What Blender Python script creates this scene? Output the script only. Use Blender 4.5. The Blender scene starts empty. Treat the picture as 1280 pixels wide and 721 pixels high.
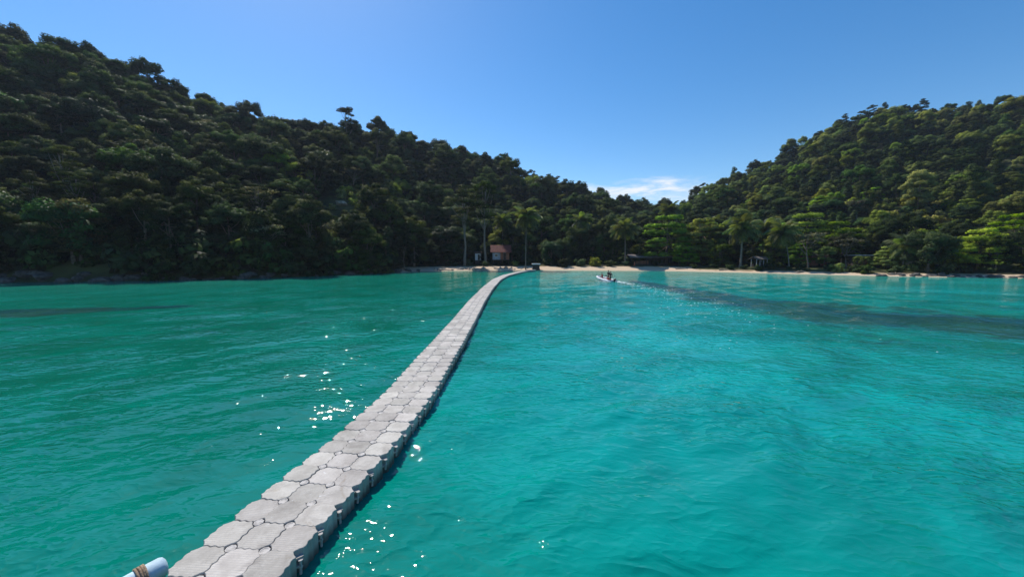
import bpy, math, random
import numpy as np
from mathutils import Vector, Matrix
R = math.radians
random.seed(7)
rng = np.random.default_rng(11)
scene = bpy.context.scene
col = scene.collection

# ------------------------------------------------------------------ camera
CAM_H = 4.35
cam_d = bpy.data.cameras.new('camera')
cam_d.sensor_width = 36.0
cam_d.lens = 13.0
cam_d.clip_start = 0.1
cam_d.clip_end = 20000
cam = bpy.data.objects.new('camera', cam_d)
col.objects.link(cam)
cam.location = (0, 0, CAM_H)
cam.rotation_euler = (R(90 - 5.0), 0, 0)
scene.camera = cam

# ------------------------------------------------------------------ light
SUN_AZ, SUN_EL = -33.0, 51.0           # degrees, azimuth from +Y towards +X
sun_d = bpy.data.lights.new('sun', 'SUN')
sun_d.energy = 5.0
sun_d.angle = R(0.53)
sun_d.color = (1.0, 0.94, 0.85)
sun = bpy.data.objects.new('sun', sun_d)
col.objects.link(sun)
a, e = R(SUN_AZ), R(SUN_EL)
to_sun = Vector((math.sin(a) * math.cos(e), math.cos(a) * math.cos(e), math.sin(e)))
sun.rotation_euler = to_sun.to_track_quat('Z', 'Y').to_euler()
sun.location = to_sun * 200

world = bpy.data.worlds.new('World')
scene.world = world
world.use_nodes = True
wn, wl = world.node_tree.nodes, world.node_tree.links
wn.clear()
def wnode(t, **k):
    n = wn.new(t)
    for a_, b_ in k.items():
        setattr(n, a_, b_)
    return n
sky = wnode('ShaderNodeTexSky')
sky.sky_type = 'NISHITA'
sky.sun_disc = False
sky.sun_elevation = R(SUN_EL)
sky.sun_rotation = R(SUN_AZ)
sky.altitude = 0
sky.air_density = 1.0
sky.dust_density = 0.22
sky.ozone_density = 2.0
hsv = wnode('ShaderNodeHueSaturation')
hsv.inputs['Saturation'].default_value = 1.36
hsv.inputs['Value'].default_value = 1.0
wl.new(sky.outputs[0], hsv.inputs['Color'])
# thin fair-weather cloud low over the saddle (direction space of the sky itself)
tc = wnode('ShaderNodeTexCoord')
sep = wnode('ShaderNodeSeparateXYZ')
wl.new(tc.outputs['Generated'], sep.inputs[0])
def wmath(op, a_, b_=None, c_=None):
    n = wnode('ShaderNodeMath', operation=op)
    for i, v in enumerate((a_, b_, c_)):
        if v is None:
            continue
        if isinstance(v, (int, float)):
            n.inputs[i].default_value = v
        else:
            wl.new(v, n.inputs[i])
    return n.outputs[0]
az = wmath('ARCTAN2', sep.outputs[0], sep.outputs[1])
comb = wnode('ShaderNodeCombineXYZ')
wl.new(wmath('MULTIPLY', az, 7.0), comb.inputs[0])
wl.new(wmath('MULTIPLY', sep.outputs[2], 34.0), comb.inputs[1])
# slanting wisps
mp = wnode('ShaderNodeMapping')
mp.inputs['Rotation'].default_value = (0, 0, R(12))
mp.inputs['Location'].default_value = (3.3, 1.7, 0.4)
wl.new(comb.outputs[0], mp.inputs[0])
nz = wnode('ShaderNodeTexNoise')
nz.inputs['Scale'].default_value = 1.0
nz.inputs['Detail'].default_value = 7
nz.inputs['Roughness'].default_value = 0.62
nz.inputs['Distortion'].default_value = 0.5
wl.new(mp.outputs[0], nz.inputs['Vector'])
def gauss(v, c, s):
    d = wmath('DIVIDE', wmath('SUBTRACT', v, c), s)
    return wmath('POWER', 2.718, wmath('MULTIPLY', wmath('MULTIPLY', d, d), -1.0))
patch = wmath('MULTIPLY', gauss(az, R(19.0), R(9.5)), gauss(sep.outputs[2], 0.158, 0.036))
m = wmath('MULTIPLY', patch, wmath('ADD', wmath('MULTIPLY', nz.outputs['Fac'], 4.2), -1.35))
mr = wnode('ShaderNodeMapRange')
mr.interpolation_type = 'SMOOTHSTEP'
mr.inputs['From Min'].default_value = 0.12
mr.inputs['From Max'].default_value = 1.15
wl.new(m, mr.inputs['Value'])
mixc = wnode('ShaderNodeMix', data_type='RGBA')
wl.new(mr.outputs[0], mixc.inputs['Factor'])
wl.new(hsv.outputs[0], mixc.inputs['A'])
mixc.inputs['B'].default_value = (6.2, 6.5, 6.9, 1)
bg = wnode('ShaderNodeBackground')
bg.inputs['Strength'].default_value = 0.15
wl.new(mixc.outputs['Result'], bg.inputs['Color'])
wo = wnode('ShaderNodeOutputWorld')
wl.new(bg.outputs[0], wo.inputs['Surface'])

scene.view_settings.view_transform = 'Standard'
scene.view_settings.look = 'None'
scene.view_settings.gamma = 1.0
scene.view_settings.exposure = 0.0
scene.render.engine = 'CYCLES'
scene.cycles.use_denoising = True
scene.cycles.max_bounces = 6
scene.cycles.diffuse_bounces = 3
scene.cycles.glossy_bounces = 3
scene.cycles.transmission_bounces = 4
scene.cycles.transparent_max_bounces = 8
scene.cycles.sample_clamp_indirect = 4.0
scene.cycles.caustics_reflective = False
scene.cycles.caustics_refractive = False

# ------------------------------------------------------------------ helpers
def tag(o, label=None, cat=None, group=None, kind=None):
    if label: o['label'] = label
    if cat: o['category'] = cat
    if group: o['group'] = group
    if kind: o['kind'] = kind
    return o

def empty(name, loc, rz=0.0, scale=1.0):
    o = bpy.data.objects.new(name, None)
    o.empty_display_size = 0.2
    o.location = loc
    o.rotation_euler = (0, 0, rz)
    o.scale = (scale,) * 3
    col.objects.link(o)
    return o

def link(name, me, parent=None, loc=None, rot=None, scale=None):
    o = bpy.data.objects.new(name, me)
    col.objects.link(o)
    if parent: o.parent = parent
    if loc is not None: o.location = loc
    if rot is not None: o.rotation_euler = rot
    if scale is not None: o.scale = scale
    return o

def fast_mesh(name, verts, quads, mat=None, smooth=False, attrs=None):
    """verts (n,3) array, quads (m,k) array, k = 3 or 4"""
    verts = np.asarray(verts, np.float32); quads = np.asarray(quads, np.int32)
    k = quads.shape[1]
    me = bpy.data.meshes.new(name)
    me.vertices.add(len(verts)); me.vertices.foreach_set('co', verts.ravel())
    me.loops.add(quads.size); me.loops.foreach_set('vertex_index', quads.ravel())
    me.polygons.add(len(quads))
    me.polygons.foreach_set('loop_start', np.arange(0, quads.size, k, dtype=np.int32))
    if smooth:
        me.polygons.foreach_set('use_smooth', np.ones(len(quads), bool))
    me.update(calc_edges=True)
    for nm, (dom, arr) in (attrs or {}).items():
        at = me.attributes.new(nm, 'FLOAT', dom)
        at.data.foreach_set('value', np.asarray(arr, np.float32).ravel())
    if mat: me.materials.append(mat)
    return me

class MB:
    """collects shapes, built as one mesh"""
    def __init__(self):
        self.v = []; self.f = []
    def add(self, vs, fs):
        b = len(self.v)
        self.v += [tuple(v) for v in vs]
        self.f += [tuple(i + b for i in f) for f in fs]
    def box(self, c, s, rz=0.0, bev=0.0):
        cx, cy, cz = c; x, y, z = s[0] / 2, s[1] / 2, s[2] / 2
        co, si = math.cos(rz), math.sin(rz)
        if bev <= 0:
            vs = [(sx * x, sy * y, sz * z) for sz in (-1, 1) for sx, sy in ((-1, -1), (1, -1), (1, 1), (-1, 1))]
            fs = [(3, 2, 1, 0), (4, 5, 6, 7), (0, 1, 5, 4), (1, 2, 6, 5), (2, 3, 7, 6), (3, 0, 4, 7)]
        else:
            vs = []; fs = []
            for zz, i in ((-z, bev), (-z + bev, 0), (z - bev, 0), (z, bev)):
                b_ = bev
                for sx, sy in ((-1, -1), (1, -1), (1, 1), (-1, 1)):
                    for k in (0, 1):
                        ax = x - i; ay = y - i
                        if (sx * sy > 0) == (k == 0):
                            vs.append((sx * ax, sy * (ay - b_), zz))
                        else:
                            vs.append((sx * (ax - b_), sy * ay, zz))
            for r_ in range(3):
                for k in range(8):
                    fs.append((r_ * 8 + k, r_ * 8 + (k + 1) % 8, r_ * 8 + 8 + (k + 1) % 8, r_ * 8 + 8 + k))
            fs.append(tuple(range(7, -1, -1))); fs.append(tuple(range(24, 32)))
        self.add([(cx + co * a_ - si * b_, cy + si * a_ + co * b_, cz + c_) for a_, b_, c_ in vs], fs)
    def tube(self, pts, rad, n=8, cap=True, squash=1.0):
        pts = [Vector(p) for p in pts]
        if isinstance(rad, (int, float)): rad = [rad] * len(pts)
        rings = []
        for i, p in enumerate(pts):
            t = (pts[min(i + 1, len(pts) - 1)] - pts[max(i - 1, 0)]).normalized()
            ref = Vector((0, 0, 1)) if abs(t.z) < 0.9 else Vector((1, 0, 0))
            u = t.cross(ref).normalized(); w = u.cross(t).normalized()
            rings.append([p + (u * math.cos(6.2832 * k / n) + w * math.sin(6.2832 * k / n) * squash) * rad[i] for k in range(n)])
        vs = [v for r_ in rings for v in r_]
        fs = [(i * n + k, i * n + (k + 1) % n, i * n + n + (k + 1) % n, i * n + n + k)
              for i in range(len(pts) - 1) for k in range(n)]
        if cap:
            fs.append(tuple(range(n - 1, -1, -1)))
            fs.append(tuple((len(pts) - 1) * n + k for k in range(n)))
        self.add(vs, fs)
    def prism(self, poly, z0, z1):
        n = len(poly)
        vs = [(x, y, z0) for x, y in poly] + [(x, y, z1) for x, y in poly]
        fs = [(k, (k + 1) % n, n + (k + 1) % n, n + k) for k in range(n)]
        fs += [tuple(range(n - 1, -1, -1)), tuple(range(n, 2 * n))]
        self.add(vs, fs)
    def mesh(self, name, mat=None, smooth=False):
        me = bpy.data.meshes.new(name)
        me.from_pydata(self.v, [], self.f)
        me.update()
        if mat: me.materials.append(mat)
        if smooth:
            me.polygons.foreach_set('use_smooth', np.ones(len(me.polygons), bool))
        return me
    def build(self, name, mat=None, parent=None, smooth=False, **k):
        return link(name, self.mesh(name, mat, smooth), parent, **k)

def material(name):
    m_ = bpy.data.materials.new(name)
    m_.use_nodes = True
    nt = m_.node_tree
    nt.nodes.clear()
    out = nt.nodes.new('ShaderNodeOutputMaterial')
    return m_, nt, out

class NT:
    """short node building"""
    def __init__(self, nt): self.nt = nt
    def n(self, t, ins=None, **k):
        nd = self.nt.nodes.new(t)
        for a_, b_ in k.items(): setattr(nd, a_, b_)
        for key, v in (ins or {}).items():
            if isinstance(v, bpy.types.NodeSocket): self.nt.links.new(v, nd.inputs[key])
            else: nd.inputs[key].default_value = v
        return nd
    def math(self, op, a_, b_=0.0):
        nd = self.n('ShaderNodeMath', operation=op)
        for i, v in enumerate((a_, b_)):
            if isinstance(v, bpy.types.NodeSocket): self.nt.links.new(v, nd.inputs[i])
            else: nd.inputs[i].default_value = v
        return nd.outputs[0]
    def mix(self, f, a_, b_, mode='MIX'):
        nd = self.n('ShaderNodeMix', data_type='RGBA', blend_type=mode)
        for k, v in (('Factor', f), ('A', a_), ('B', b_)):
            if isinstance(v, bpy.types.NodeSocket): self.nt.links.new(v, nd.inputs[k])
            else: nd.inputs[k].default_value = v
        return nd.outputs['Result']
    def noise(self, vec, scale, detail=4, rough=0.55, dist=0.0):
        return self.n('ShaderNodeTexNoise', {'Vector': vec, 'Scale': scale, 'Detail': detail, 'Roughness': rough, 'Distortion': dist}).outputs['Fac']
    def remap(self, v, a_, b_, c_=0.0, d_=1.0, smooth=True):
        return self.n('ShaderNodeMapRange', {'Value': v, 'From Min': a_, 'From Max': b_, 'To Min': c_, 'To Max': d_},
                      interpolation_type='SMOOTHSTEP' if smooth else 'LINEAR').outputs[0]
    def l(self, a_, b_): self.nt.links.new(a_, b_)

def c4(r_, g, b): return (r_, g, b, 1.0)

def simple_mat(name, base, rough=0.7, var=0.25, scale=3.0, bump=0.15, spec=0.3, metal=0.0):
    m_, nt, out = material(name); N = NT(nt)
    tc_ = N.n('ShaderNodeTexCoord').outputs['Object']
    f = N.noise(tc_, scale, 6, 0.6)
    lo = tuple(c * (1 - var) for c in base); hi = tuple(min(1, c * (1 + var)) for c in base)
    colr = N.mix(N.remap(f, 0.3, 0.7), c4(*lo), c4(*hi))
    b = N.n('ShaderNodeBump', {'Height': f, 'Strength': bump, 'Distance': 0.05})
    p = N.n('ShaderNodeBsdfPrincipled', {'Base Color': colr, 'Roughness': rough, 'Normal': b.outputs[0],
                                         'Specular IOR Level': spec, 'Metallic': metal})
    N.l(p.outputs[0], out.inputs[0])
    return m_

def leaf_mat(name, dark, light, trans=0.3, rough=0.7, spec=0.06, soft=0.75):
    """foliage: tone per leaf clump, tint per tree, thin translucent leaves lying along the clump they belong to"""
    m_, nt, out = material(name); N = NT(nt)
    tone = N.n('ShaderNodeAttribute', attribute_name='tone').outputs['Fac']
    rnd = N.n('ShaderNodeObjectInfo').outputs['Random']
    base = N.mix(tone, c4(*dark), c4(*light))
    h = N.n('ShaderNodeHueSaturation', {'Color': base,
            'Hue': N.remap(rnd, 0, 1, 0.450, 0.528, False),
            'Saturation': N.remap(N.math('FRACT', N.math('MULTIPLY', rnd, 7.31)), 0, 1, 0.78, 1.15, False),
            'Value': N.remap(N.math('FRACT', N.math('MULTIPLY', rnd, 13.7)), 0, 1, 0.50, 1.60, False)})
    cn = N.n('ShaderNodeAttribute', attribute_name='clump').outputs['Vector']
    cw = N.n('ShaderNodeVectorTransform', {0: cn}, vector_type='NORMAL', convert_from='OBJECT', convert_to='WORLD').outputs[0]
    gn = N.n('ShaderNodeNewGeometry').outputs['Normal']
    nm = N.n('ShaderNodeMix', {'Factor': soft}, data_type='VECTOR')
    N.l(gn, nm.inputs[4]); N.l(cw, nm.inputs[5])
    nn = N.n('ShaderNodeVectorMath', {0: nm.outputs[1]}, operation='NORMALIZE').outputs[0]
    p = N.n('ShaderNodeBsdfPrincipled', {'Base Color': h.outputs[0], 'Roughness': rough, 'Specular IOR Level': spec, 'Normal': nn})
    t = N.n('ShaderNodeBsdfTranslucent', {'Color': N.mix(1.0, h.outputs[0], c4(1.25, 1.35, 0.5), 'MULTIPLY')})
    mx = N.n('ShaderNodeMixShader', {0: trans})
    N.l(p.outputs[0], mx.inputs[1]); N.l(t.outputs[0], mx.inputs[2])
    N.l(mx.outputs[0], out.inputs[0])
    return m_

M = {}
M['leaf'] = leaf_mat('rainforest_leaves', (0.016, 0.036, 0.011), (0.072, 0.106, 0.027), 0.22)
M['leaf_sunlit'] = leaf_mat('sunlit_yellow_green_leaves', (0.056, 0.094, 0.018), (0.205, 0.255, 0.052), 0.38)  # yellower copy of rainforest_leaves, with the sunlit hill's light put into its colour
M['leaf_dark'] = leaf_mat('dark_glossy_leaves', (0.014, 0.034, 0.012), (0.052, 0.092, 0.026), 0.22, 0.6, 0.1)
M['leaf_bright'] = leaf_mat('sea_almond_leaves', (0.080, 0.165, 0.018), (0.265, 0.380, 0.050), 0.5, soft=.6)
M['leaf_dry'] = leaf_mat('dry_twiggy_leaves', (0.080, 0.078, 0.050), (0.150, 0.145, 0.095), 0.25, 0.7, 0.1)
M['leaf_scrub'] = leaf_mat('sunny_scrub_leaves', (0.080, 0.115, 0.022), (0.225, 0.250, 0.065), 0.38, 0.6)
M['frond'] = leaf_mat('palm_fronds', (0.075, 0.105, 0.028), (0.215, 0.240, 0.085), 0.4, 0.42, 0.4, 0.0)
M['bark'] = simple_mat('grey_brown_bark', (0.16, 0.125, 0.095), 0.9, 0.4, 5.0, 0.5, 0.1)
M['bark_pale'] = simple_mat('pale_palm_bark', (0.19, 0.165, 0.135), 0.9, 0.35, 6.0, 0.5, 0.1)
M['rock'] = simple_mat('wet_dark_rock', (0.085, 0.078, 0.070), 0.75, 0.5, 1.6, 0.7, 0.3)
M['rock_pale'] = simple_mat('weathered_tan_rock', (0.34, 0.27, 0.20), 0.85, 0.35, 1.6, 0.7, 0.2)

# ------------------------------------------------------------------ the cove: shore, hills
# waterline, from the shaded point on one side round the beach to the other point
SHORE = np.array([(-400, 52), (-220, 55), (-130, 58.5), (-84.4, 60.9), (-73.4, 62.8), (-62.8, 65.9), (-51.9, 70.5), (-44.4, 78.8), (-35.6, 91.3),
                  (-25.2, 105.8), (-4.8, 112), (14.5, 111.7), (42.3, 108.6), (56.6, 100.5), (69.6, 89.3), (80, 80.4),
                  (91.9, 75.8), (101, 73), (150, 66), (260, 62), (440, 60)], float)
U_S = SHORE[:, 0] / SHORE[:, 1]
# ridge: u = X / Y, distance Y, canopy skyline height
def sk(px, py, D): return ((px - 640) / 462.0, D, (320 - py) / 462.0 * D + CAM_H)
RIDGE = np.array([sk(-900, 40, 110), sk(-500, 30, 118), sk(-200, 36, 128), sk(0, 48, 140), sk(100, 71, 150), sk(200, 105, 162), sk(300, 141, 175), sk(400, 162, 190),
                  sk(500, 171, 208), sk(560, 178, 220), sk(620, 206, 230), sk(700, 233, 242), sk(760, 243, 250), sk(815, 262, 255),
                  sk(860, 246, 258), sk(900, 222, 260), sk(940, 207, 260), sk(1000, 170, 258), sk(1090, 136, 250), sk(1160, 136, 240),
                  sk(1215, 128, 232), sk(1280, 128, 222), sk(1400, 120, 205), sk(1700, 110, 180), sk(2300, 100, 150)], float)
FLAT = np.array([(-9, 1.0), (-0.55, 1.0), (-0.33, 4.0), (-0.2, 16.0), (0.1, 22.0), (0.45, 24.0), (0.8, 22.0), (1.1, 16.0), (1.45, 9.0), (9, 6.0)])
def shoreY(u):
    # distance Y at which the ray X = u*Y meets the waterline
    return np.interp(u, U_S, SHORE[:, 1])
def fbm(x, y, f=1.0):
    return (np.sin(x * 0.071 * f + 1.3 * np.sin(y * 0.043 * f)) + 0.7 * np.sin(y * 0.093 * f + 2.1 + 1.1 * np.sin(x * 0.057 * f))
            + 0.45 * np.sin(x * 0.171 * f + y * 0.133 * f + 0.5) + 0.3 * np.sin(x * 0.31 * f - y * 0.27 * f))
def ground_z(X, Y):
    X = np.asarray(X, float); Y = np.asarray(Y, float)
    Ys = np.maximum(Y, 5.0)
    u = X / Ys
    S = shoreY(u); Rd = np.interp(u, RIDGE[:, 0], RIDGE[:, 1]); H = np.interp(u, RIDGE[:, 0], RIDGE[:, 2]) - 11.5
    F = np.interp(u, FLAT[:, 0], FLAT[:, 1])
    d = Y - S
    rocky = np.clip((6.0 - F) / 5.0, 0, 1)
    beach = np.where(rocky > 0.5, np.minimum(1.5, 0.9 * np.maximum(d, 0)), 1.9 * (1 - np.exp(-np.maximum(d, 0) / 8.0)))
    s = np.clip((d - F) / np.maximum(Rd - S - F, 1), 0, 1)
    hill = beach + (H - beach) * (0.80 * s + 0.20 * s * s * (3 - 2 * s)) + fbm(X, Y) * 2.6 * np.sin(np.clip(s, 0, 1) * np.pi) ** 0.8
    over = np.maximum(Y - Rd, 0)
    z = np.where(d > F, hill, beach)
    z = z - over * 0.42
    z = np.where(d < 0, np.maximum(d * 0.16, -3.0), z)
    return np.where(Y < 6, -3.0, z)
def gz(x, y): return float(ground_z(np.array([x]), np.array([y]))[0])

def terrain():
    us = np.concatenate([np.linspace(-5.0, -1.8, 26)[:-1], np.linspace(-1.8, 1.8, 260), np.linspace(1.8, 5.0, 26)[1:]])
    ts = np.concatenate([np.linspace(-0.22, -0.02, 8), np.linspace(0.0, 0.3, 42), np.linspace(0.32, 1.0, 60), np.linspace(1.04, 1.9, 22)])
    S = shoreY(us); Rd = np.interp(us, RIDGE[:, 0], RIDGE[:, 1])
    Y = S[None, :] + ts[:, None] * (Rd - S)[None, :]
    X = us[None, :] * Y
    Z = ground_z(X, Y)
    n, m_ = Y.shape
    v = np.stack([X, Y, Z], -1).reshape(-1, 3)
    i = np.arange(n * m_).reshape(n, m_)
    q = np.stack([i[:-1, :-1], i[:-1, 1:], i[1:, 1:], i[1:, :-1]], -1).reshape(-1, 4)
    sand = np.zeros((n, m_))
    F = np.interp(us, FLAT[:, 0], FLAT[:, 1])
    d = Y - S[None, :]
    sand = np.clip((np.minimum(F, np.where(us > .5, 4.0, 8.5))[None, :] + 1.0 - d) / 4.0, 0, 1) * np.clip((F[None, :] - 3) / 4, 0, 1)
    mt, nt, out = material('forest_floor_and_sand'); N = NT(nt)
    pos = N.n('ShaderNodeNewGeometry').outputs['Position']
    f1 = N.noise(pos, 0.35, 6, 0.65); f2 = N.noise(pos, 6.0, 4, 0.6); f3 = N.noise(pos, 0.06, 3)
    earth = N.mix(N.remap(f1, 0.35, 0.65), c4(0.035, 0.030, 0.018), c4(0.060, 0.070, 0.025))
    earth = N.mix(N.remap(f3, 0.5, 0.7), earth, c4(0.10, 0.11, 0.04))
    sandc = N.mix(N.remap(f2, 0.3, 0.7), c4(0.50, 0.37, 0.25), c4(0.66, 0.52, 0.37))
    leafl = N.mix(N.remap(f1, 0.45, 0.6), sandc, c4(0.25, 0.18, 0.10))
    at = N.n('ShaderNodeAttribute', attribute_name='sand').outputs['Fac']
    near = N.remap(N.math('ADD', at, N.math('MULTIPLY', N.math('SUBTRACT', f1, 0.5), 0.9)), 0.42, 0.62)
    sandmix = N.mix(N.remap(at, 0.75, 1.0), leafl, sandc)
    colr = N.mix(near, earth, sandmix)
    b = N.n('ShaderNodeBump', {'Height': f2, 'Strength': 0.4, 'Distance': 0.2})
    p = N.n('ShaderNodeBsdfPrincipled', {'Base Color': colr, 'Roughness': 0.95, 'Specular IOR Level': 0.1, 'Normal': b.outputs[0]})
    N.l(p.outputs[0], out.inputs[0])
    me = fast_mesh('terrain', v, q, mt, True, {'sand': ('POINT', sand)})
    o = link('terrain', me)
    tag(o, 'forested hills sloping to a narrow sandy beach round the cove', kind='structure')
terrain()

# ------------------------------------------------------------------ water
class Waves:
    def __init__(self):
        g = np.random.default_rng(5)
        self.c = []
        for i in range(64):
            lam = 0.36 * (4.2 / 0.36) ** (i / 63.0)
            th = R(-58) + g.normal(0, R(24))            # heading of travel
            k = 2 * math.pi / lam
            slope = 0.0155 if lam < 0.6 else 0.0195 if lam < 1.7 else 0.0135
            self.c.append((k * math.cos(th), k * math.sin(th), slope / k, g.uniform(0, 6.28), lam))
    def z(self, X, Y, dx=0.0, dy=0.0):
        Zz = np.zeros(np.broadcast(X, Y).shape)
        Xw = X + 0.35 * np.sin(Y * 0.31 + 0.4 * np.sin(X * 0.17)); Yw = Y + 0.35 * np.sin(X * 0.27 + 1.0)
        env = 1.0 + 0.35 * np.sin(X * 0.11 + 0.7 * np.sin(Y * 0.09)) * np.sin(Y * 0.13 + 1.0)
        for kx, ky, A, ph, lam in self.c:
            w = np.clip(1.6 - np.maximum(abs(kx) * dx, abs(ky) * dy) / 1.1, 0, 1)
            ar = kx * Xw + ky * Yw + ph
            s = np.sin(ar)
            Zz += w * A * (s + 0.22 * np.cos(2 * ar))
        return Zz * env
WAVES = Waves()
def wave_z(x, y): return float(WAVES.z(np.array([x]), np.array([y]))[0])

def seg_dist(X, Y, pts):
    best = np.full(X.shape, 1e9)
    for (x0, y0, r0), (x1, y1, r1) in zip(pts[:-1], pts[1:]):
        dx, dy = x1 - x0, y1 - y0
        t = np.clip(((X - x0) * dx + (Y - y0) * dy) / (dx * dx + dy * dy), 0, 1)
        d = np.hypot(X - x0 - t * dx, Y - y0 - t * dy) / (r0 + t * (r1 - r0))
        best = np.minimum(best, d)
    return best

def water():
    def axis(n, a_, lo, hi, c):
        s0, s1 = math.asinh((lo - c) / a_), math.asinh((hi - c) / a_)
        return c + a_ * np.sinh(np.linspace(s0, s1, n))
    xs = axis(800, 8.0, -2500, 2500, 0.0)
    ys = axis(640, 6.0, -2500, 2500, 6.0)
    dx = np.gradient(xs); dy = np.gradient(ys)
    X, Y = np.meshgrid(xs, ys)
    Z = WAVES.z(X, Y, dx[None, :], dy[:, None])
    # darker reef and weed beds on the bottom, shallows towards the beach
    wob = 1.0 + 0.22 * np.sin(X * 0.55 + 1.3 * np.sin(Y * 0.4)) + 0.18 * np.sin(Y * 0.7 + X * 0.23)
    r1 = seg_dist(X, Y, [(21.5, 66, 1.0), (21.8, 50, 2.2), (22.5, 36, 3.8), (25.5, 26, 6.4), (32, 21.5, 6.6), (45, 20, 7.0), (70, 19, 7.0)]) * wob
    r2 = seg_dist(X, Y, [(-80, 24.0, 3.6), (-42, 27.0, 3.0), (-29, 31.5, 1.2)]) * wob
    r3 = seg_dist(X, Y, [(3.0, 7.2, 0.7), (1.6, 5.0, 1.2)]) * wob
    r4 = seg_dist(X, Y, [(-19, 22, 2.0), (-8, 26, 0.9)]) * wob
    reef = np.clip(1.35 - r1, 0, 0.8) / 0.8
    reef = np.maximum(reef, 1.0 * np.clip(1.35 - r2, 0, 0.8) / 0.8)
    reef = np.maximum(reef, 0.06 * np.clip(1.5 - r3, 0, 1))
    reef = np.maximum(reef, 0.35 * np.clip(1.4 - r4, 0, 1))
    u = X / np.maximum(Y, 5.0)
    dist = np.clip(shoreY(u) - Y, -5, 400)
    shallow = np.exp(-np.maximum(dist, 0) / 11.0) * (Y > 6)
    # a sandier, brighter bottom lies on the open side of the walkway
    bright = 1 / (1 + np.exp(-(X + 2.2 + 0.9 * np.sin(Y * 0.19)) / 2.4)) * np.clip((Y + 4) / 14, 0.25, 1)
    bright *= 0.8 + 0.2 * np.sin(X * 0.16 + 1.2 * np.sin(Y * 0.12))
    v = np.stack([X, Y, Z], -1).reshape(-1, 3)
    n, m_ = X.shape
    i = np.arange(n * m_).reshape(n, m_)
    q = np.stack([i[:-1, :-1], i[:-1, 1:], i[1:, 1:], i[1:, :-1]], -1).reshape(-1, 4)
    mt, nt, out = material('turquoise_sea_water'); N = NT(nt)
    pos = N.n('ShaderNodeNewGeometry').outputs['Position']
    big = N.noise(pos, 0.17, 5, 0.58, 0.8)
    med = N.noise(pos, 0.42, 7, 0.68, 1.0)
    a_reef = N.n('ShaderNodeAttribute', attribute_name='reef').outputs['Fac']
    a_sh = N.n('ShaderNodeAttribute', attribute_name='shallow').outputs['Fac']
    a_br = N.n('ShaderNodeAttribute', attribute_name='bright').outputs['Fac']
    deep = N.mix(N.remap(big, 0.35, 0.65), c4(0.000, 0.135, 0.086), c4(0.000, 0.178, 0.126))
    brt = N.mix(N.remap(big, 0.35, 0.65), c4(0.000, 0.215, 0.188), c4(0.000, 0.330, 0.298))
    colr = N.mix(a_br, deep, brt)
    colr = N.mix(N.math('MULTIPLY', a_sh, 0.7), colr, c4(0.035, 0.23, 0.17))
    rf = N.remap(N.math('ADD', a_reef, N.math('MULTIPLY', N.math('SUBTRACT', med, 0.52), 2.1)), 0.14, 0.82)
    rf = N.math('MULTIPLY', rf, N.remap(a_reef, 0.0, 0.12))
    colr = N.mix(N.math('MULTIPLY', rf, 0.80), colr, N.mix(N.remap(big, 0.4, 0.6), c4(0.010, 0.050, 0.074), c4(0.022, 0.066, 0.050)))
    # wind chop: sharp little crests, two sizes, stronger in gusty patches
    def chop(rot, scl, scale, det):
        mp_ = N.n('ShaderNodeMapping', {'Vector': pos, 'Rotation': (0, 0, R(rot)), 'Scale': scl})
        n_ = N.noise(mp_.outputs[0], scale, det, 0.5, 0.25)
        return N.math('SUBTRACT', 1.0, N.math('ABSOLUTE', N.math('SUBTRACT', N.math('MULTIPLY', n_, 2.0), 1.0)))
    gust = N.remap(N.noise(pos, 0.23, 3, 0.55, 0.5), 0.35, 0.65, 0.45, 1.25)
    hgt = N.math('ADD', N.math('MULTIPLY', chop(28, (0.8, 1.45, 1.0), 1.25, 2), 0.075), N.math('MULTIPLY', chop(14, (0.85, 1.5, 1.0), 3.1, 2), 0.021))
    hgt = N.math('MULTIPLY', hgt, gust)
    b = N.n('ShaderNodeBump', {'Height': hgt, 'Strength': 1.0, 'Distance': 1.0})
    dif = N.n('ShaderNodeBsdfDiffuse', {'Color': colr, 'Normal': b.outputs[0]})
    glo = N.n('ShaderNodeBsdfGlossy', {'Color': c4(1, 1, 1), 'Roughness': 0.035, 'Normal': b.outputs[0]})
    fr = N.n('ShaderNodeFresnel', {'IOR': 1.42, 'Normal': b.outputs[0]}).outputs[0]
    fac = N.math('MINIMUM', fr, 0.48)
    mx = N.n('ShaderNodeMixShader', {0: fac})
    N.l(dif.outputs[0], mx.inputs[1]); N.l(glo.outputs[0], mx.inputs[2])
    N.l(mx.outputs[0], out.inputs[0])
    me = fast_mesh('sea_water', v, q, mt, True, {'reef': ('POINT', reef * .94), 'shallow': ('POINT', shallow), 'bright': ('POINT', bright)})
    o = link('sea_water', me)
    tag(o, 'clear turquoise sea with small wind waves and dark reef patches', kind='structure')
water()

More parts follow.
